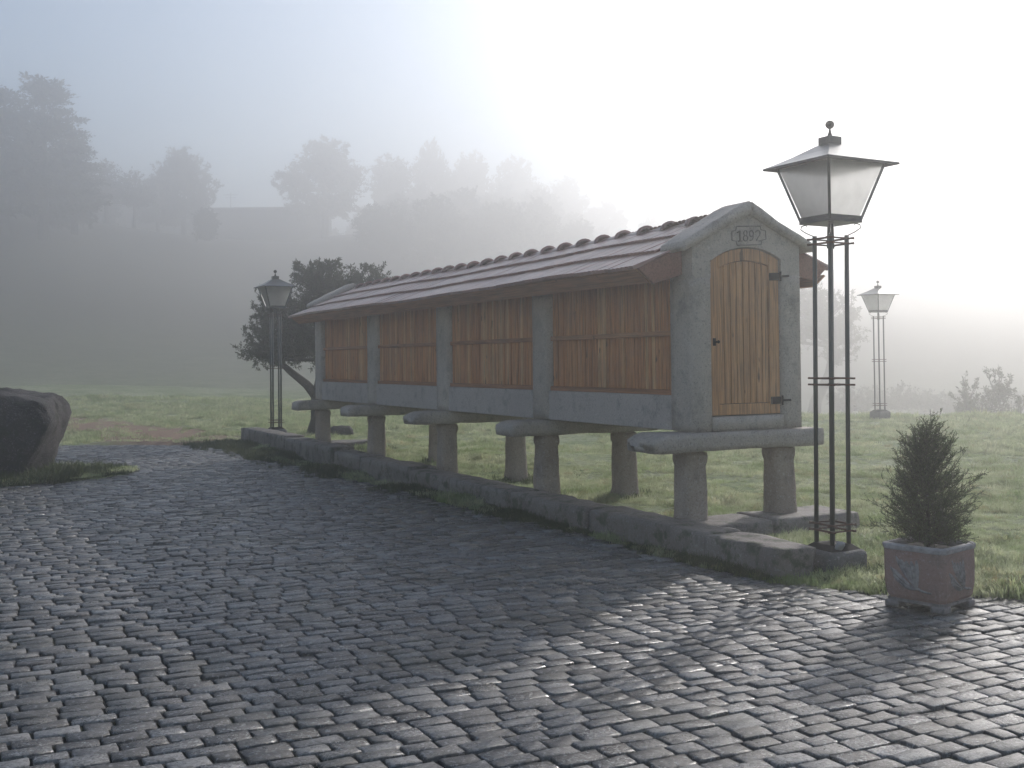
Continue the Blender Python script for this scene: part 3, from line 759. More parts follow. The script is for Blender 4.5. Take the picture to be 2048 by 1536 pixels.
# ------------------------------------------------------------------ street lamps
def build_lamp():
    e = empty('street_lamp', None)
    # local axes aligned with the granary; x = U, y = -V
    rough_block('plinth', -0.195, 0.195, -0.195, 0.195, -0.08, 0.165, M_plinth, e, r=0.05, amp=0.006, step=0.04, seed=5)
    MB().frustum(0.155, 0.163, 0.10, 0.205).obj('base_plate', M_black, e, bevel=0.004)
    a = 0.085
    for x in (-a, a):
        for y in (-a, a): MB().tube([(x, y, 0.16), (x, y, 2.60)], 0.0185, 8).obj('post', M_iron, e, smooth=True)
    for z in (0.305, 0.355, 1.435, 1.485, 2.535, 2.575):
        e2 = a+0.058
        for sgn in (-1, 1):
            mb = MB().box(-e2, e2, sgn*(a+0.019)-0.005, sgn*(a+0.019)+0.005, z-0.0075, z+0.0075); mb.obj('crossbar', M_rust, e)
            mb = MB().box(sgn*(a+0.019)-0.005, sgn*(a+0.019)+0.005, -e2, e2, z-0.006+0.0005, z+0.006); mb.obj('crossbar', M_rust, e)
    for y in (-0.028, 0.028): MB().tube([(0, y, 2.50), (0, y*0.8, 2.66), (0, y*0.5, 2.70)], 0.010, 6).obj('stem', M_iron, e, smooth=True)
    for sx in (-1, 1):
        for sy in (-1, 1):
            pts = [(sx*a, sy*a, 2.595), (sx*(a+.045), sy*(a+.045), 2.625), (sx*(a+.075), sy*(a+.075), 2.655), (sx*(a+.070), sy*(a+.070), 2.680), (sx*(a+.050), sy*(a+.050), 2.690), (sx*(a+.040), sy*(a+.040), 2.680)]
            MB().tube(pts, 0.0045, 6).obj('scroll_bracket', M_black, e, smooth=True)
    zb_, zt_, hb, ht = 2.725, 3.165, 0.160, 0.292
    lan = MB().frustum(0.170, 2.695, hb+0.006, 2.725).obj('lantern_base', M_lanternmetal, e, bevel=0.002)
    for sx in (-1, 1):
        for sy in (-1, 1):
            MB().tube([(sx*hb, sy*hb, zb_-0.01), (sx*ht, sy*ht, zt_)], 0.015, 4).obj('lantern_rib', M_lanternmetal, e)
    for k in range(4):
        R = Matrix.Rotation(k*PI/2, 4, 'Z')
        MB().box(-hb, hb, hb-0.008, hb+0.008, zb_-0.002, zb_+0.022).obj('lantern_rail', M_lanternmetal, e, M=R)
        MB().box(-ht, ht, ht-0.010, ht+0.006, zt_-0.025, zt_).obj('lantern_rail', M_lanternmetal, e, M=R)
        i0, i1 = hb-0.006, ht-0.012
        mesh_obj('lantern_pane', [(-i0, i0, zb_+.015), (i0, i0, zb_+.015), (i1, i1, zt_-.012), (-i1, i1, zt_-.012)], [(0, 1, 2, 3)], M_glass, e, M=R)
    # roof: concave four-sided hood of sheet metal with a folded rim
    rim, rz_ = 0.365, 3.150
    prof = [(rim, rz_), (0.30, rz_+0.030), (0.20, rz_+0.082), (0.075, rz_+0.160)]
    vs, fs = [], []
    for (h, z) in [(rim, rz_-0.016)] + prof:
        for x, y in ((-1,-1),(1,-1),(1,1),(-1,1)): vs.append((x*h, y*h, z))
    for i in range(len(prof)):
        for k in range(4): k2 = (k+1) % 4; fs.append((i*4+k, i*4+k2, i*4+4+k2, i*4+4+k))
    b = len(vs)
    for (h, z) in [(rim-.006, rz_-0.016), (0.20, rz_+0.068), (0.05, rz_+0.14)]:
        for x, y in ((-1,-1),(1,-1),(1,1),(-1,1)): vs.append((x*h, y*h, z))
    for k in range(4): k2 = (k+1) % 4; fs.append((k, b+k, b+k2, k2)); fs.append((b+k, b+4+k, b+4+k2, b+k2)); fs.append((b+4+k, b+8+k, b+8+k2, b+4+k2))
    fs.append((b+8, b+9, b+10, b+11))
    mesh_obj('lantern_roof', vs, fs, M_lanternmetal, e)
    MB().box(-0.064, 0.064, -0.064, 0.064, 3.285, 3.375).obj('lantern_chimney', M_lanternmetal, e, bevel=0.003)
    MB().lathe([(0.024, 3.374), (0.012, 3.410), (0.007, 3.440), (0.020, 3.446), (0.031, 3.458), (0.036, 3.474), (0.031, 3.491), (0.018, 3.503), (0.004, 3.508)], 14).obj('finial', M_black, e, smooth=True)
    return e
def copy_tree(o, parent=None):
    c = o.copy(); link(c, parent)
    for ch in list(o.children):
        copy_tree(ch, c)
    return c
LAMP = build_lamp()
lamps = [(2.478+V.x*0.0, 8.60, 0.0, (-0.010, 0.0), 'near lamp post with frosted lantern at the end of the kerb wall, tallest in view'),
         (-4.965, 23.1, 0.10, (0, 0), 'lamp post in front of the olive tree at the far left end of the granary'),
         (9.402, 28.2, 0.09, (0, 0), 'foggy distant lamp post standing alone in the meadow on the right')]
for i, (x, y, z, (tx, ty), lab) in enumerate(lamps):
    L = LAMP if i == 0 else copy_tree(LAMP)
    L.matrix_world = Matrix.Translation((x, y, z)) @ Matrix.Rotation(0.010 if i == 0 else 0.0, 4, 'Y') @ Matrix(((U.x, -V.x, 0, 0), (U.y, -V.y, 0, 0), (0, 0, 1, 0), (0, 0, 0, 1)))
    if i == 2: L.matrix_world = L.matrix_world @ Matrix.Diagonal((1.0, 1.0, 1.0, 1))
    tag(L, lab, 'street lamp', 'green iron lamp posts around the granary')
pb = rough_block('pale_stone', -0.026, 0.038, -0.02, 0.02, 0, 0.070, M_white, None, r=0.018, amp=0.012, freq=9, step=0.018, seed=77)
pb.location = (2.478-0.01, 8.60-0.155, 0.178); pb.rotation_euler = (0.5, 0.2, 0.3)
tag(pb, 'small whitish stone lying on the base plate of the near lamp', 'stone')

# ------------------------------------------------------------------ planter
def build_planter():
    PN = Vector((2.715, 6.97, 0)); th = math.radians(41); S = 0.455
    ex = Vector((math.cos(th), math.sin(th), 0)); ey = Vector((-math.sin(th), math.cos(th), 0)); c = PN + ex*S/2 + ey*S/2
    M = Matrix(((ex.x, ey.x, 0, c.x), (ex.y, ey.y, 0, c.y), (0, 0, 1, 0.004), (0, 0, 0, 1)))
    e = empty('planter', M, label='square terracotta planter with whitewashed rim and lily reliefs', cat='planter')
    h = S/2
    def cham(hh, cc): return [(-hh+cc, -hh), (hh-cc, -hh), (hh, -hh+cc), (hh, hh-cc), (hh-cc, hh), (-hh+cc, hh), (-hh, hh-cc), (-hh, -hh+cc)]
    def shell(name, rings, m, closed=False):
        vs, fs = [], []
        for hh, cc, z in rings: vs += [(x, y, z) for x, y in cham(hh, cc)]
        for i in range(len(rings)-1):
            for k in range(8): k2 = (k+1) % 8; fs.append((i*8+k, i*8+k2, i*8+8+k2, i*8+8+k))
        if closed: fs.append(tuple(range(7, -1, -1))); fs.append(tuple(len(vs)-8+k for k in range(8)))
        o = mesh_obj(name, vs, fs, m, e); fin(o); return o
    shell('pot_body', [(h-.035, .03, .062), (h-.022, .03, .085), (h-.012, .032, .16), (h-.010, .032, .28), (h-.012, .03, .385), (h-.03, .02, .386), (h-.04, .02, .2)], M_planter)
    shell('pot_rim', [(h-.012, .03, .380), (h-.006, .030, .388), (h-.003, .029, .410), (h-.010, .027, .419), (h-.030, .020, .420), (h-.042, .018, .405), (h-.045, .016, .35)], M_rim)
    shell('pot_soil', [(h-.046, .016, .30), (h-.046, .016, .385)], M_potsoil, True)
    shell('pot_foot_band', [(h-.045, .03, .040), (h-.026, .03, .045), (h-.026, .03, .062), (h-.036, .03, .064)], M_feet, True)
    for sx in (-1, 1):
        for sy in (-1, 1):
            x0, y0 = sx*(h-.068), sy*(h-.068)
            def shp(p, sx=sx, sy=sy): 
                k = 1 if p.z > .02 else 0.9
                return p
            rough_block('foot', x0-.048, x0+.048, y0-.048, y0+.048, 0, .046, M_feet, e, r=.007, amp=.001, step=.012, seed=3)
    # lily relief on each side: petals as low ridged blades
    def relief(R):
        def P(x, z, d): return (x, -(h-.0105)-d, z)
        root = (0.055, 0.138)
        tips = [(-0.115, 0.338, .014, .030), (-0.080, 0.322, .010, .038), (-0.045, 0.316, .013, .038), (-0.008, 0.318, .010, .038), (0.030, 0.328, .014, .030), (-0.155, 0.262, .010, .034), (-0.135, 0.214, .011, .034), (-0.090, 0.178, .009, .026)]
        for (tx, tz, hgt, wd) in tips:
            a = Vector((root[0]-0.02, root[1])); b = Vector((tx, tz)); d = (b-a); n = Vector((-d.y, d.x)).normalized(); vs, fs = [], []
            K = 6
            for k in range(K+1):
                u_ = k/K; c_ = a + d*u_ + Vector((0, -0.015*math.sin(PI*u_))) ; ww = wd*0.5*(0.10+0.95*math.sin(PI*min(u_*0.60+0.02, 1))**1.3)*(1 if k < K else 0.35); hh = hgt*math.sin(PI*(0.12+0.80*u_))
                vs += [P(c_.x-n.x*ww, c_.y-n.y*ww, 0), P(c_.x, c_.y, hh), P(c_.x+n.x*ww, c_.y+n.y*ww, 0)]
            for k in range(K):
                i = k*3; fs += [(i, i+1, i+4, i+3), (i+1, i+2, i+5, i+4)]
            fs += [(0, 2, 1), (K*3, K*3+1, K*3+2)]
            o = mesh_obj('relief_petal', vs, fs, M_relief, e, M=R); fin(o)
        st = MB().tube([P(root[0]-.03, root[1]+.012, 0.002), P(0.07, 0.135, 0.003), P(0.13, 0.128, 0.003)], [.009, .008, .004], 6)
        st.obj('relief_stem', M_relief, e, M=R, smooth=True)
    for k in range(4): relief(Matrix.Rotation(k*PI/2, 4, 'Z'))
    return c
PCN = build_planter()

# ------------------------------------------------------------------ foliage
def leaves_mesh(C, D, L, Wd, name, m, parent, M=None):
    """C centres, D directions, L lengths, Wd widths -> folded two-triangle leaves"""
    n = len(C); D = D/np.linalg.norm(D, axis=1, keepdims=True)
    r = rng.normal(size=(n, 3)); S = np.cross(D, r); S /= np.linalg.norm(S, axis=1, keepdims=True)
    v = np.empty((n, 4, 3)); v[:, 0] = C; v[:, 1] = C + D*(L*0.45)[:, None] + S*(Wd*0.5)[:, None]
    v[:, 2] = C + D*L[:, None]; v[:, 3] = C + D*(L*0.45)[:, None] - S*(Wd*0.5)[:, None]
    f = np.arange(n*4).reshape(n, 4)
    return mesh_obj(name, v.reshape(-1, 3), f, m, parent, M=M)
def twigs_mesh(A_, B_, r0, r1, name, m, parent):
    n = len(A_); d = B_-A_; d /= np.linalg.norm(d, axis=1, keepdims=True)+1e-9
    a = np.cross(d, rng.normal(size=(n, 3))); a /= np.linalg.norm(a, axis=1, keepdims=True); b = np.cross(d, a)
    v = np.empty((n, 6, 3))
    for k in range(3):
        t = 2*PI*k/3; o = a*math.cos(t)+b*math.sin(t)
        v[:, k] = A_ + o*np.reshape(r0, (-1, 1)); v[:, 3+k] = B_ + o*np.reshape(r1, (-1, 1))
    q = np.array([(0, 1, 4, 3), (1, 2, 5, 4), (2, 0, 3, 5)])
    f = (np.arange(n)[:, None, None]*6 + q[None]).reshape(-1, 4)
    return mesh_obj(name, v.reshape(-1, 3), f, m, parent)
def build_shrub():
    e = empty('conifer_shrub', Matrix.Translation((PCN.x-0.005, PCN.y, 0.385)), label='small bushy cone-shaped evergreen shrub growing in the terracotta planter', cat='shrub')
    H = 0.83
    stems = MB(); stems.tube([(0, 0, -.03), (.004, .0, .2), (-.006, .004, .45), (.004, 0, .66), (.0, .0, .78)], [.013, .011, .008, .005, .002], 7)
    stems.obj('trunk', M_bark, e, smooth=True)
    A_, B_, C, D, L = [], [], [], [], []
    nb = 470
    for i in range(nb):
        z0 = H*0.86*(rng.random()**1.5) + 0.01; az = rng.uniform(0, 2*PI)
        R = 0.43*(1-(z0/H)**1.0)*(0.55+0.45*rng.random())*(0.80+0.3*math.sin(az*3+z0*9)*0.5) + 0.05
        if z0 < 0.06: R *= 0.8
        el = 0.12 + 0.48*rng.random() + 0.6*z0/H
        ln = R/math.cos(min(el, 1.2)); ln = min(ln, 0.46, max(0.08, (H+0.04-z0)/max(math.sin(el), .3)))
        dr = np.array([math.cos(az)*math.cos(el), math.sin(az)*math.cos(el), math.sin(el)])
        p = np.array([0, 0, z0]); nseg = 6; prev = p
        if rng.random() < 0.07: ln *= 1.25
        for s in range(nseg):
            dr = dr + np.array([0, 0, 0.03]) + rng.normal(0, .10, 3); dr /= np.linalg.norm(dr); q = prev + dr*ln/nseg
            A_.append(prev); B_.append(q)
            if s >= (2 if R > .18 else 1):
                for _ in range(4 if R > .15 else 2):
                    sd_ = dr*0.9 + rng.normal(0, .55, 3) + [0, 0, .25]; sd_ /= np.linalg.norm(sd_); sl = rng.uniform(.02, .055)
                    o = prev + (q-prev)*rng.random(); A_.append(o); B_.append(o+sd_*sl)
                    m = rng.integers(8, 12)
                    for u_ in np.linspace(0.15, 1.05, m):
                        C.append(o+sd_*sl*u_); D.append(sd_+rng.normal(0, .75, 3)); L.append(rng.uniform(.007, .0135))
            prev = q
    A_, B_ = np.array(A_), np.array(B_)
    twigs_mesh(A_, B_, 0.0016, 0.0008, 'twigs', M_bark, e)
    C, D, L = np.array(C), np.array(D), np.array(L)
    leaves_mesh(C, D, L, L*0.42, 'foliage', M_shrub, e)
build_shrub()

def grow(trunk_pts, trunk_r, blobs, n_br, leaf_n, leaf_len, seed, upright=0.3, twig_r=0.012):
    """limbs from trunk towards blob shells with leafy twigs; blobs: (centre, radii)"""
    r = np.random.default_rng(seed); C, D, L, A_, B_, r0, r1 = [], [], [], [], [], [], []
    tp = [np.array(p, float) for p in trunk_pts]; top = tp[-1]
    wts = np.array([b[1][0]*b[1][1]*b[1][2] for b in blobs]); wts = wts**0.75; wts /= wts.sum()
    for (bc, br), wt in zip(blobs, wts):
        bc = np.array(bc, float); br = np.array(br, float); nb = max(3, int(n_br*wt))
        st = min(tp[len(tp)//2:], key=lambda p: np.linalg.norm(p-bc))
        hub = bc - np.array([0, 0, br[2]*0.45])
        A_.append(st); B_.append(hub); r0.append(trunk_r[-1]*0.8); r1.append(trunk_r[-1]*0.45)
        for i in range(nb):
            d = r.normal(size=3); d /= np.linalg.norm(d); d[2] = d[2]*0.9+0.1
            tip = bc + d*br*(0.55+0.45*r.random()**0.5)*(1+0.15*r.normal())
            o = hub + (bc-hub)*r.random()*0.8
            mid = (o+tip)/2 + r.normal(0, .06, 3)*br
            for a, b, ra, rb in ((o, mid, twig_r*1.6, twig_r), (mid, tip, twig_r, twig_r*0.4)): A_.append(a); B_.append(b); r0.append(ra); r1.append(rb)
            ns = 5
            for k in range(ns):
                u_ = r.uniform(0.3, 1.02); base = mid + (tip-mid)*u_ if r.random() < .7 else o+(mid-o)*u_
                sd_ = (tip-o)/np.linalg.norm(tip-o)*0.6 + r.normal(0, .6, 3) + [0, 0, upright]; sd_ /= np.linalg.norm(sd_)
                sl = br.mean()*r.uniform(.12, .30); A_.append(base); B_.append(base+sd_*sl); r0.append(twig_r*0.35); r1.append(twig_r*0.15)
                m = max(3, int(leaf_n*wt/(nb*ns)))
                uu = r.random(m)**0.8
                C.append(base + sd_*sl*uu[:, None] + r.normal(0, sl*0.13, (m, 3))); D.append(sd_*0.8 + r.normal(0, .7, (m, 3))); L.append(r.uniform(.7, 1.3, m)*leaf_len)
    return np.concatenate(C), np.concatenate(D), np.concatenate(L), np.array(A_), np.array(B_), np.array(r0), np.array(r1)
def tree(name, M, trunk_pts, trunk_r, blobs, n_br, leaf_n, leaf_len, seed, mleaf, lab, cat, group=None, upright=0.3, twig_r=0.012, lw=0.35, extra_limbs=()):
    e = empty(name, M, label=lab, cat=cat, group=group)
    C, D, L, A_, B_, r0, r1 = grow(trunk_pts, trunk_r, blobs, n_br, leaf_n, leaf_len, seed, upright, twig_r)
    mb = MB().tube(trunk_pts, trunk_r, 9)
    for pts, rr in extra_limbs: mb.tube(pts, rr, 8)
    mb.obj('trunk', M_bark, e, smooth=True)
    twigs_mesh(A_, B_, r0, r1, 'branches', M_bark, e)
    leaves_mesh(C, D, L, L*lw, 'crown', mleaf, e)
    return e
# olive by the far end of the granary (camera-right is about +x there)
OB = Vector((-4.5, 25.4, 0))
olive_blobs = [((-1.15, 0, 2.05), (.66, .7, .62)), ((-0.55, .2, 2.55), (.85, .8, .80)), ((-0.35, 0, 2.0), (.75, .7, .55)), ((0.1, .1, 2.9), (.9, .8, .7)), ((0.15, 0, 3.35), (.75, .8, .60)), ((0.85, -.1, 3.25), (.62, .7, .60)), ((-0.15, .3, 3.75), (.45, .5, .35)),
               ((1.35, 0, 3.45), (.42, .45, .55)), ((1.2, .2, 2.9), (.6, .6, .5)), ((-1.0, .1, 3.0), (.5, .5, .45)), ((-1.25, 0, 2.75), (.28, .35, .35)), ((0.5, .4, 2.6), (.8, .7, .6)), ((-0.8, -.2, 1.85), (.5, .5, .3)), ((0.3, 0, 3.9), (.3, .35, .3))]
tree('olive_tree', Matrix.Translation(OB), [(0, 0, -.1), (0.05, 0, .35), (0.0, 0, .8), (.08, 0, 1.15), (.15, 0, 1.7), (.1, 0, 2.3)], [.30, .21, .16, .15, .12, .08], olive_blobs,
     700, 80000, 0.068, 3, M_olive, 'dark leaning olive tree behind the far end of the granary', 'tree', upright=0.45, lw=0.34,
     extra_limbs=[([(0.0, 0, .85), (-.25, 0, 1.15), (-.62, 0, 1.45), (-1.0, 0, 1.8)], [.13, .10, .08, .05])])
RB = Vector((20.3, 75.0, -3.05))
tree('olive_tree', Matrix.Translation(RB) @ Matrix.Scale(2.85, 4), [(0, 0, -.1), (.12, 0, .6), (.45, 0, 1.25), (.55, 0, 1.9)], [.2, .14, .11, .07],
     [((0.2, 0, 2.5), (.9, .8, .7)), ((0.75, 0, 2.2), (.55, .6, .5)), ((-0.5, 0, 2.3), (.7, .6, .6)), ((0.2, .2, 3.05), (.55, .6, .45)), ((0.95, 0, 2.75), (.25, .3, .5)), ((0.6, -.2, 1.75), (.5, .4, .35))],
     340, 26000, 0.066, 8, M_olive, 'pale fog-veiled olive tree glimpsed behind the near lamp posts', 'tree', upright=0.4, lw=0.34)
# young tree on the meadow edge at the right
tree('young_tree', Matrix.Translation((19.0, 44.0, -2.95)) @ Matrix.Scale(2.7, 4), [(0, 0, -.05), (0, 0, .25), (.05, 0, .6), (0, 0, .9)], [.05, .045, .035, .02],
     [((0, 0, .75), (.42, .4, .45)), ((-.33, 0, 1.0), (.20, .25, .42)), ((.15, 0, 1.15), (.26, .25, .38)), ((.42, 0, .75), (.22, .25, .35))], 150, 7000, 0.05, 12, M_olive,
     'small upright young tree at the meadow edge on the far right', 'tree', upright=1.2, twig_r=0.007)
# scrub bushes beyond the meadow edge
bush_protos = []
def bush_mesh(seed):
    C, D, L, A_, B_, r0, r1 = grow([(0, 0, 0), (0, 0, .4)], [.04, .03], [((0, 0, .75), (.9, .8, .75)), ((.5, .1, .6), (.6, .6, .5)), ((-.5, 0, .65), (.6, .6, .6))], 90, 5200, 0.085, seed, 0.2, 0.012)
    o = leaves_mesh(C, D, L, L*0.6, 'foliage', M_far, None); t = twigs_mesh(A_, B_, r0, r1, 'stems', M_bark, None)
    r = (o.data, t.data); bpy.data.objects.remove(o); bpy.data.objects.remove(t); return r
bush_protos = [bush_mesh(20), bush_mesh(21)]
bushes = [(1700, 765, 75), (1748, 770, 78), (1795, 767, 75), (1850, 778, 77), (1893, 784, 74), (1935, 779, 78), (1990, 788, 76), (2040, 784, 75), (2090, 784, 77)]
words = ['behind the left post of the near lamp', 'just left of the distant lamp post', 'just right of the distant lamp post', 'above the top of the planter shrub', 'second to the right of the planter shrub top', 'directly left of the young tree', 'behind the young tree', 'right of the young tree at the picture edge', 'at the right picture edge, last of the row']
for i, ((px, py, Y), wd) in enumerate(zip(bushes, words)):
    X = (px-1024)/2200*Y; zt = 1.65+(711-py)/2200*Y; zb_ = height(X, Y); sc = (zt-zb_)/1.45
    e = empty('scrub_bush', Matrix.Translation((X, Y, zb_-.05)) @ Matrix.Rotation(i*1.3, 4, 'Z') @ Matrix.Diagonal((max(sc, 1.25)*1.1, max(sc, 1.25)*1.1, sc, 1)), label='low fogged scrub bush '+wd, cat='bush', group='scrub bushes along the meadow edge')
    fo, st = bush_protos[i % 2]
    for nm, me in (('foliage', fo), ('stems', st)): share(me, nm, e, Matrix())
# hillside trees
def far_tree_mesh(kind, seed):
    if kind == 'pine':      # tall tiered conifer, unit height 1 -> built at 12 m
        r = np.random.default_rng(seed); C, D, L, A_, B_, r0, r1 = [], [], [], [], [], [], []
        for i in range(150):
            z0 = 1.5 + 10.3*r.random()**0.9; az = r.uniform(0, 2*PI); R = (0.5 + 2.9*(1-(z0/12.4))**0.62)*r.uniform(.55, 1.1)
            a = np.array([0, 0, z0]); b = a + [math.cos(az)*R, math.sin(az)*R, R*0.22*r.uniform(-.3, 1.6)]
            A_.append(a); B_.append(b); r0.append(.05); r1.append(.015)
            m = int(150*R/2.5); u_ = r.uniform(.2, 1.03, m)
            P = a + (b-a)*u_[:, None] + r.normal(0, 1, (m, 3))*[.24, .24, .10]*(1.25-u_*0.55)[:, None]
            C.append(P); D.append((b-a)/R*0.6 + r.normal(0, .6, (m, 3)) + [0, 0, .1]); L.append(r.uniform(.16, .34, m))
        return np.concatenate(C), np.concatenate(D), np.concatenate(L), np.array(A_), np.array(B_), np.array(r0), np.array(r1), MB().tube([(0, 0, -1), (0, 0, 6), (0.1, 0, 12)], [.32, .2, .04], 7)
    if kind == 'round':
        bl = [((0, 0, 5.6), (2.6, 2.4, 2.0)), ((1.7, 0, 4.9), (1.6, 1.6, 1.4)), ((-1.8, .3, 4.8), (1.6, 1.6, 1.4)), ((.2, 0, 7.2), (1.5, 1.5, 1.1)), ((-.9, -1, 6.5), (1.3, 1.3, 1.1)), ((1.2, .8, 6.4), (1.3, 1.3, 1.1)), ((-2.6, 0, 3.9), (.9, .9, .8)), ((0, 0, 3.2), (2.4, 2.2, 1.6)), ((1.8, .5, 2.8), (1.5, 1.4, 1.3)), ((-1.3, .5, 2.4), (1.6, 1.4, 1.3))]
        g = grow([(0, 0, -1), (0.1, 0, 2), (0, 0, 4)], [.3, .24, .16], bl, 340, 20000, 0.24, seed, 0.1, 0.03)
        return (*g, MB().tube([(0, 0, -1), (0.1, 0, 2), (0, 0, 4)], [.3, .24, .16], 7))
    bl = [((0, 0, 4.2), (1.9, 1.8, 2.2)), ((1.0, 0, 3.2), (1.3, 1.3, 1.3)), ((-1.0, .3, 3.4), (1.3, 1.3, 1.3)), ((.2, 0, 6.0), (1.0, 1.0, 1.2)), ((-1.5, 0, 5.0), (.5, .6, .9))]
    g = grow([(0, 0, -1), (0.1, 0, 2), (0, 0, 4)], [.2, .16, .1], bl, 200, 5200, 0.2, seed, 0.5, 0.025)
    return (*g, MB().tube([(0, 0, -1), (0.1, 0, 2), (0, 0, 4)], [.2, .16, .1], 7))
FT = {}
for kind, seed in (('pine', 1), ('pine', 2), ('round', 3), ('round', 4), ('thin', 5)):
    C, D, L, A_, B_, r0, r1, tmb = far_tree_mesh(kind, seed)
    o = leaves_mesh(C, D, L, L*0.5, 'crown', M_far, None); t = twigs_mesh(A_, B_, r0, r1, 'branches', M_bark, None); u_ = tmb.obj('trunk', M_bark)
    FT.setdefault(kind, []).append((o.data, t.data, u_.data))
    for q in (o, t, u_): bpy.data.objects.remove(q)
KH = {'pine': 12.2, 'round': 8.3, 'thin': 7.2}; KW = {'pine': 5.8, 'round': 7.0, 'thin': 4.4}
def far_tree(kind, px, ytop, Y, wpx, lab, v=0, rot=None, z0=None):
    Y *= FS
    X = (px-1024)/2200*Y; hz = 733-0.0107*(px+120)
    zt = 1.65 + (hz-ytop)/2200*Y; zg = height(X, Y) if z0 is None else z0; sz = (zt-zg)/KH[kind]; sw = wpx/2200*Y/KW[kind]
    M = Matrix.Translation((X, Y, zg)) @ Matrix.Rotation(rng.uniform(0, 6.28) if rot is None else rot, 4, 'Z') @ Matrix.Diagonal((sw, sw, sz, 1))
    e = empty({'pine': 'pine_tree', 'round': 'oak_tree', 'thin': 'birch_tree'}[kind], M, label=lab, cat='tree', group='trees on the fogged hillside')
    ms = FT[kind][v % len(FT[kind])]
    for nm, me in zip(('crown', 'branches', 'trunk'), ms): share(me, nm, e, Matrix())
far_tree('pine', 88, 148, 58, 215, 'tallest conifer on the hillside, ragged top, at upper left', 0)
far_tree('pine', 8, 168, 57, 190, 'tall conifer cut by the left picture edge', 1)
far_tree('pine', 150, 250, 62, 150, 'shorter conifer leaning on the right flank of the tallest conifer', 1)
far_tree('pine', -70, 200, 58, 200, 'conifer just outside the left picture edge', 0)
far_tree('thin', 215, 315, 72, 110, 'thin sparse tree between the tall conifers and the round oak', 0)
far_tree('thin', 268, 335, 74, 90, 'second thin sparse tree, close to the left side of the round oak', 0)
far_tree('round', 370, 292, 80, 150, 'domed oak left of the long flat-topped building on the hill', 0)
far_tree('round', 318, 345, 82, 110, 'smaller oak tucked against the left side of the domed oak', 1)
far_tree('round', 650, 274, 84, 205, 'broadest oak on the ridge, right of the flat-topped building', 1, 0.6)
far_tree('round', 782, 308, 90, 120, 'oak between the broadest ridge oak and the tall pale one', 0)
far_tree('round', 868, 278, 92, 100, 'tall pale oak rising highest in the brightening fog', 1)
far_tree('round', 945, 300, 96, 120, 'faint oak to the right of the tall pale oak', 0)
far_tree('round', 1030, 312, 100, 150, 'very faint oak where the ridge starts to fall, right of the pale oaks', 1)
far_tree('round', 1130, 352, 104, 150, 'nearly vanished oak halfway down the falling ridge', 0)
far_tree('round', 1215, 402, 106, 130, 'nearly vanished oak low on the falling ridge', 1)
far_tree('round', 1303, 428, 96, 78, 'small faint tree peeping above the granary ridge tiles', 0)
# far woods as one mass, instanced on the hillside
def instancer(name, pts, rots, scales, coll, m=None):
    me = bpy.data.meshes.new(name); me.vertices.add(len(pts)); me.vertices.foreach_set('co', np.asarray(pts, dtype=np.float32).ravel())
    a = me.attributes.new('rot', 'FLOAT_VECTOR', 'POINT'); a.data.foreach_set('vector', np.asarray(rots, dtype=np.float32).ravel())
    b = me.attributes.new('scl', 'FLOAT_VECTOR', 'POINT'); b.data.foreach_set('vector', np.asarray(scales, dtype=np.float32).ravel())
    me.update(); o = bpy.data.objects.new(name, me); link(o)
    ng = bpy.data.node_groups.new(name, 'GeometryNodeTree'); ng.interface.new_socket('Geometry', in_out='INPUT', socket_type='NodeSocketGeometry'); ng.interface.new_socket('Geometry', in_out='OUTPUT', socket_type='NodeSocketGeometry')
    n = ng.nodes; gi = n.new('NodeGroupInput'); go = n.new('NodeGroupOutput'); ip = n.new('GeometryNodeInstanceOnPoints'); ci = n.new('GeometryNodeCollectionInfo')
    ci.inputs['Collection'].default_value = coll; ci.inputs['Separate Children'].default_value = True; ci.inputs['Reset Children'].default_value = True
    ip.inputs['Pick Instance'].default_value = True
    ra = n.new('GeometryNodeInputNamedAttribute'); ra.data_type = 'FLOAT_VECTOR'; ra.inputs[0].default_value = 'rot'
    sa = n.new('GeometryNodeInputNamedAttribute'); sa.data_type = 'FLOAT_VECTOR'; sa.inputs[0].default_value = 'scl'
    e2r = n.new('FunctionNodeEulerToRotation'); ng.links.new(ra.outputs[0], e2r.inputs[0])
    for a_, b_ in ((gi.outputs[0], ip.inputs['Points']), (ci.outputs[0], ip.inputs['Instance']), (e2r.outputs[0], ip.inputs['Rotation']), (sa.outputs[0], ip.inputs['Scale']), (ip.outputs[0], go.inputs[0])): ng.links.new(a_, b_)
    md = o.modifiers.new('scatter', 'NODES'); md.node_group = ng; return o
def src_coll(name, meshes):
    c = bpy.data.collections.new(name)
    for i, me in enumerate(meshes): c.objects.link(bpy.data.objects.new(f'{name}_source', me))
    return c
wc = src_coll('woods', [FT['round'][0][0], FT['round'][1][0], FT['thin'][0][0]])
pts, rots, scl = [], [], []
while len(pts) < 620:
    az = rng.uniform(-0.56, 0.34); d = rng.uniform(66, 112)*FS; x, y = d*math.sin(az), d*math.cos(az); rzz, rd = ridge(az)
    hh = (733-0.0107*(1024+2200*math.tan(az)+120)); z = height(x, y)
    capy = {True: 1.0}.get(True)
    s_ = rng.uniform(.5, .95)*FS*0.8
    if -0.28 < az < -0.16: s_ *= 0.7
    lim = float(np.interp(1024+2200*x/y, [-200, 130, 200, 300, 425, 440, 640, 690, 740, 780, 1000, 1150, 1250, 1350, 1500, 1800], [230, 290, 365, 395, 405, 450, 450, 440, 410, 365, 350, 410, 465, 510, 560, 800]))
    if project((x, y, z-0.4+8.5*s_))[1] < lim: continue
    pts.append((x, y, z-0.4)); rots.append((0, 0, rng.uniform(0, 6.28))); scl.append((s_, s_, s_*rng.uniform(.8, 1.1)))
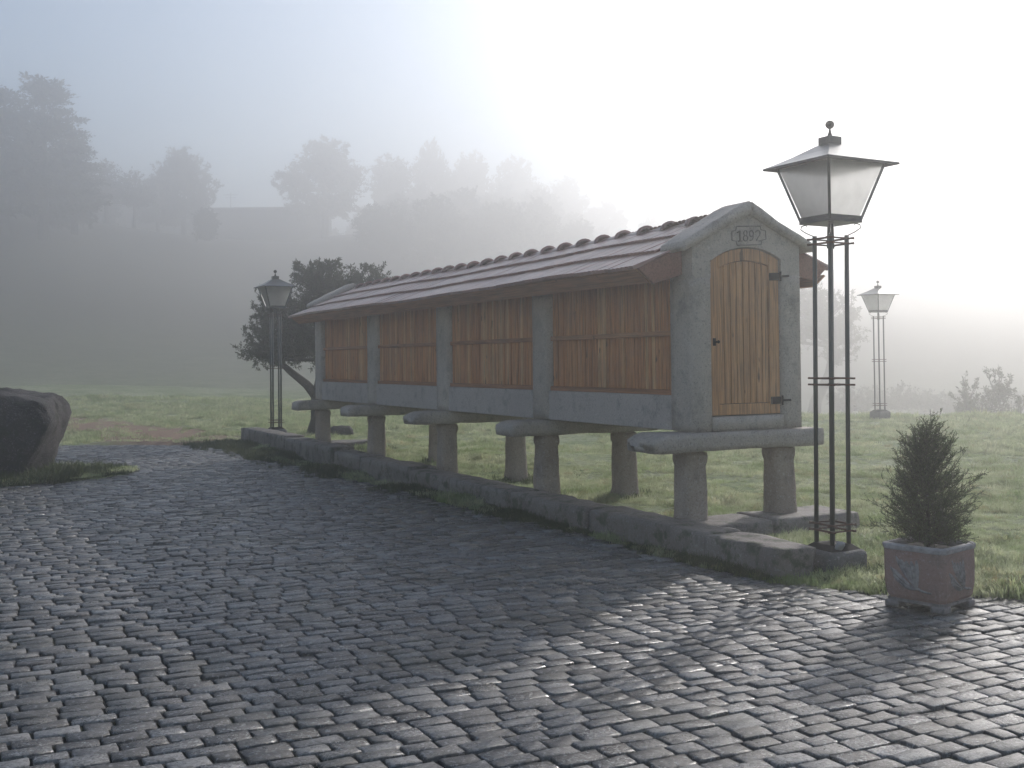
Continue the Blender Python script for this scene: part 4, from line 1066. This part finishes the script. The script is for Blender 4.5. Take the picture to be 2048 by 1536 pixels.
wo_ = instancer('hillside_woods', pts, rots, scl, wc); tag(wo_, 'dim fogged woodland covering the hillside below the ridge trees', 'woods', kind='stuff')
# long flat-topped building on the hill with an aerial
def hill_building():
    Y = 86*FS; X0, X1 = (432-1024)/2200*Y, (642-1024)/2200*Y; zt = 1.65+(726-414)/2200*Y; zg = height((X0+X1)/2, Y)-1
    e = empty('hill_building', Matrix.Translation(((X0+X1)/2, Y, zg)), label='long flat-topped building on the foggy hill between the domed and broadest oaks', cat='building')
    h = zt-zg; w_ = (X1-X0)/2
    MB().box(-w_, w_, 0, 12, 0, h-.5).obj('wall', M_wall_far, e)
    MB().box(-w_-.5, w_+.5, -.5, 12.5, h-.5, h).obj('roof', M_wall_far, e)
    MB().tube([(-w_+2.4, 1, h), (-w_+2.4, 1, h+2.7)], .05, 6).tube([(-w_+1.2, 1, h+2.4), (-w_+3.6, 1, h+2.4)], .04, 5).tube([(-w_+1.5, 1, h+1.9), (-w_+3.3, 1, h+1.9)], .035, 5).obj('aerial', M_black, e)
hill_building()

# ------------------------------------------------------------------ boulder at the left
def bshape(p):
    # broad slab-topped rock: wide at shoulder, undercut at the foot
    h = p.z/1.2
    k = 0.80 + 0.24*min(max(h, 0), 0.72)/0.72 - 0.05*max(0, h-0.8)/0.2
    x = p.x*k; y = p.y*(0.9+0.15*h)
    x += 0.05*math.sin(p.y*2.5+h*4) ; y += 0.06*math.sin(p.x*3.1+1+h*3)
    return Vector((x, y, p.z + 0.05*math.sin(p.x*2.1)*h - 0.05*max(0, p.x)*h))
bo = rough_block('boulder', -1.55, 1.50, -0.75, 0.85, -0.15, 1.18, M_boulder, None, r=0.10, amp=0.085, freq=1.7, step=0.055, seed=9, shape=lambda p: bshape(Vector((p.x, p.y, p.z*1.04))), rag=0.16)
bo.location = (-8.33, 16.3, 0.0); bo.rotation_euler = (0, 0, math.radians(6))
tag(bo, 'massive dark flat-topped boulder standing in grass at the left picture edge', 'boulder')
rk = rough_block('field_rock', -0.27, 0.27, -0.2, 0.2, -0.12, 0.19, M_boulder, None, r=0.10, amp=0.05, freq=3, step=0.05, seed=19, rag=0.1)
rk.location = (-3.93, 25.0, 0.0); rk.rotation_euler = (0, 0.05, 0.3); tag(rk, 'low brown rock on the grass right of the olive trunk', 'rock')

# ------------------------------------------------------------------ grass
def tuft(seed, n, spread, hmin, hmax, wd, m, name, leafy=False):
    r = np.random.default_rng(seed); vs, fs = [], []
    for i in range(n):
        a = r.uniform(0, 2*PI); rr = spread*math.sqrt(r.random()); x, y = rr*math.cos(a), rr*math.sin(a)
        h = r.uniform(hmin, hmax); la = r.uniform(0, 2*PI); ln = h*r.uniform(.15, .9); dx, dy = math.cos(la)*ln, math.sin(la)*ln
        px_, py_ = -math.sin(la+r.normal(0, .5))*wd/2, math.cos(la)*wd/2
        b = len(vs)
        vs += [(x-px_, y-py_, -.01), (x+px_, y+py_, -.01), (x+dx*.4+px_*.8, y+dy*.4+py_*.8, h*.62), (x+dx*.4-px_*.8, y+dy*.4-py_*.8, h*.62), (x+dx, y+dy, h*.9)]
        fs += [(b, b+1, b+2, b+3), (b+3, b+2, b+4)]
    me = bpy.data.meshes.new(name); me.from_pydata(vs, [], fs); me.materials.append(m); me.update(); return me
gc = src_coll('meadow', [tuft(k, 60, .13, .02, .065+.016*k, .0072, M_grass, 'tuft') for k in range(5)])
gp, gr, gs = [], [], []
def keep_grass(x, y):
    if in_cobbles(x, y, 0.02): return False
    q = Vector((x, y, 0)) - KC; s_, t_ = q.dot(U), q.dot(V)
    if -0.02 < s_ < 16.6 and -0.02 < t_ < 0.43: return False
    if 1.45 < s_ < 2.12 and 0.3 < t_ < 2.36: return False
    if 13.65 < s_ < 14.45 and 0.3 < t_ < 2.36: return False
    return True
def track_amt(x, y):
    return 1 if (abs(y-25.2+1.2*(x+8)) < 2.4 + 0.6*math.sin(x*2)+0.5*math.sin(y*3.1) and x < -5.2) else 0
n = 0
while n < 52000:
    u_ = rng.random(); d = 6.8*(46/6.8)**(u_**0.88); az = rng.uniform(-0.50, 0.52); x, y = d*math.sin(az)/1, d*math.cos(az)
    n += 1
    if not keep_grass(x, y) or (track_amt(x, y) and rng.random() < .85): continue
    if y < 23 and x < -5.0 and ((x+9.6)/3.9)**2+((y-16.7)/2.3)**2 > 1: continue
    k = 0.72 + 0.75*mnoise.noise(Vector((x*0.5, y*0.5, 1))) + 0.9*mnoise.noise(Vector((x*2.3, y*2.3, 4)))
    k = max(0.22, k)*(0.72+0.75*sstep(12, 40, d))
    gp.append((x, y, height(x, y)-.004)); gr.append((rng.normal(0, .12), rng.normal(0, .12), rng.uniform(0, 6.28))); gs.append((k*1.1, k*1.1, k))
gob = instancer('grass', gp, gr, gs, gc); tag(gob, 'short dewy meadow grass behind and right of the granary', 'grass', kind='stuff')
# rank weeds along the wall foot, round the boulder and the pillars
wcol = src_coll('weeds', [tuft(50+k, 46, .09, .03, .10+.02*k, .007, M_weed, 'weed') for k in range(4)])
gp, gr, gs = [], [], []
def addw(x, y, k): gp.append((x, y, height(x, y)-.01)); gr.append((rng.normal(0, .15), rng.normal(0, .15), rng.uniform(0, 6.28))); gs.append((k, k, k))
for i in range(2600):
    s_ = rng.uniform(-0.1, 16.6); wd = 0.06+0.04*s_; t_ = -abs(rng.normal(0, .5))*wd*1.3 - 0.02
    p = kerb_w(s_, t_); addw(p.x, p.y, rng.uniform(.35, .9)*(0.55+0.35*math.sin(s_*2.1)+0.035*s_ + 0.3*mnoise.noise(Vector((s_*1.3, 0, 0)))))
for i in range(260):
    s_ = rng.uniform(2.2, 16); p = kerb_w(s_, rng.uniform(.44, .60)); addw(p.x, p.y, rng.uniform(.5, 1.3))
for i in range(60): p = kerb_w(rng.uniform(-.25, .3), rng.uniform(.2, 1.1)); addw(p.x, p.y, rng.uniform(.3, .8)) if not (0 < (p-KC).dot(V) < .42 and (p-KC).dot(U) > 0) else None
for i in range(2600):
    a = rng.uniform(0, 2*PI); rr = math.sqrt(rng.uniform(.25, 1.08)); x, y = -9.6+3.75*rr*math.cos(a), 16.7+2.15*rr*math.sin(a)
    q = mnoise.noise(Vector((x*1.6, y*1.6, 8))); dr_ = math.hypot(x+8.1, (y-16.3)*1.5)
    if q + 0.55 - 0.75*(rr-0.55) + rng.normal(0, .12) > 0.25: addw(x, y, max(.25, rng.uniform(.5, 1.5)*(1.15-0.55*rr+q*0.9)*(1.5 if dr_ < 2.2 else .8)))
for sc in PC:
    for tc in (0.08, 1.13):
        for i in range(14):
            p = GC + U*(sc+rng.normal(0, .2)) + V*(tc+rng.normal(0, .2)); addw(p.x, p.y, rng.uniform(.4, 1.1))
for i in range(170):
    x = rng.uniform(2.6, 6.0); y = 7.62 - (x-3.4)*0.09 + abs(rng.normal(0, .22)); 
    if (Vector((x, y, 0))-PCN).length > .33: addw(x, y, rng.uniform(.25, .7))
for i in range(420):
    x, y = rng.uniform(-6, 5), rng.uniform(5, 20)
    if in_cobbles(x, y, .2): addw(x, y, rng.uniform(.10, .22)); gp[-1] = (x, y, -.012+lumps(x, y))
wob = instancer('weeds', gp, gr, gs, wcol); tag(wob, 'dark rank weeds along the wall foot and round the boulder', 'weeds', kind='stuff')

# ------------------------------------------------------------------ haze
def build_haze():
    o = MB().box(-640, 640, -42, 720, -8, 46).obj('haze', None)
    m = bpy.data.materials.new('haze_air'); m.use_nodes = True; nt = m.node_tree; nt.nodes.clear()
    out = nt.nodes.new('ShaderNodeOutputMaterial'); pv = nt.nodes.new('ShaderNodeVolumePrincipled')
    pv.inputs['Color'].default_value = (0.985, 0.98, 0.975, 1); pv.inputs['Density'].default_value = HAZE_DENSITY; pv.inputs['Anisotropy'].default_value = HAZE_G
    nt.links.new(pv.outputs[0], out.inputs['Volume']); o.data.materials.clear(); o.data.materials.append(m)
    tag(o, 'thin morning fog filling the whole valley', 'haze', kind='stuff')
build_haze()
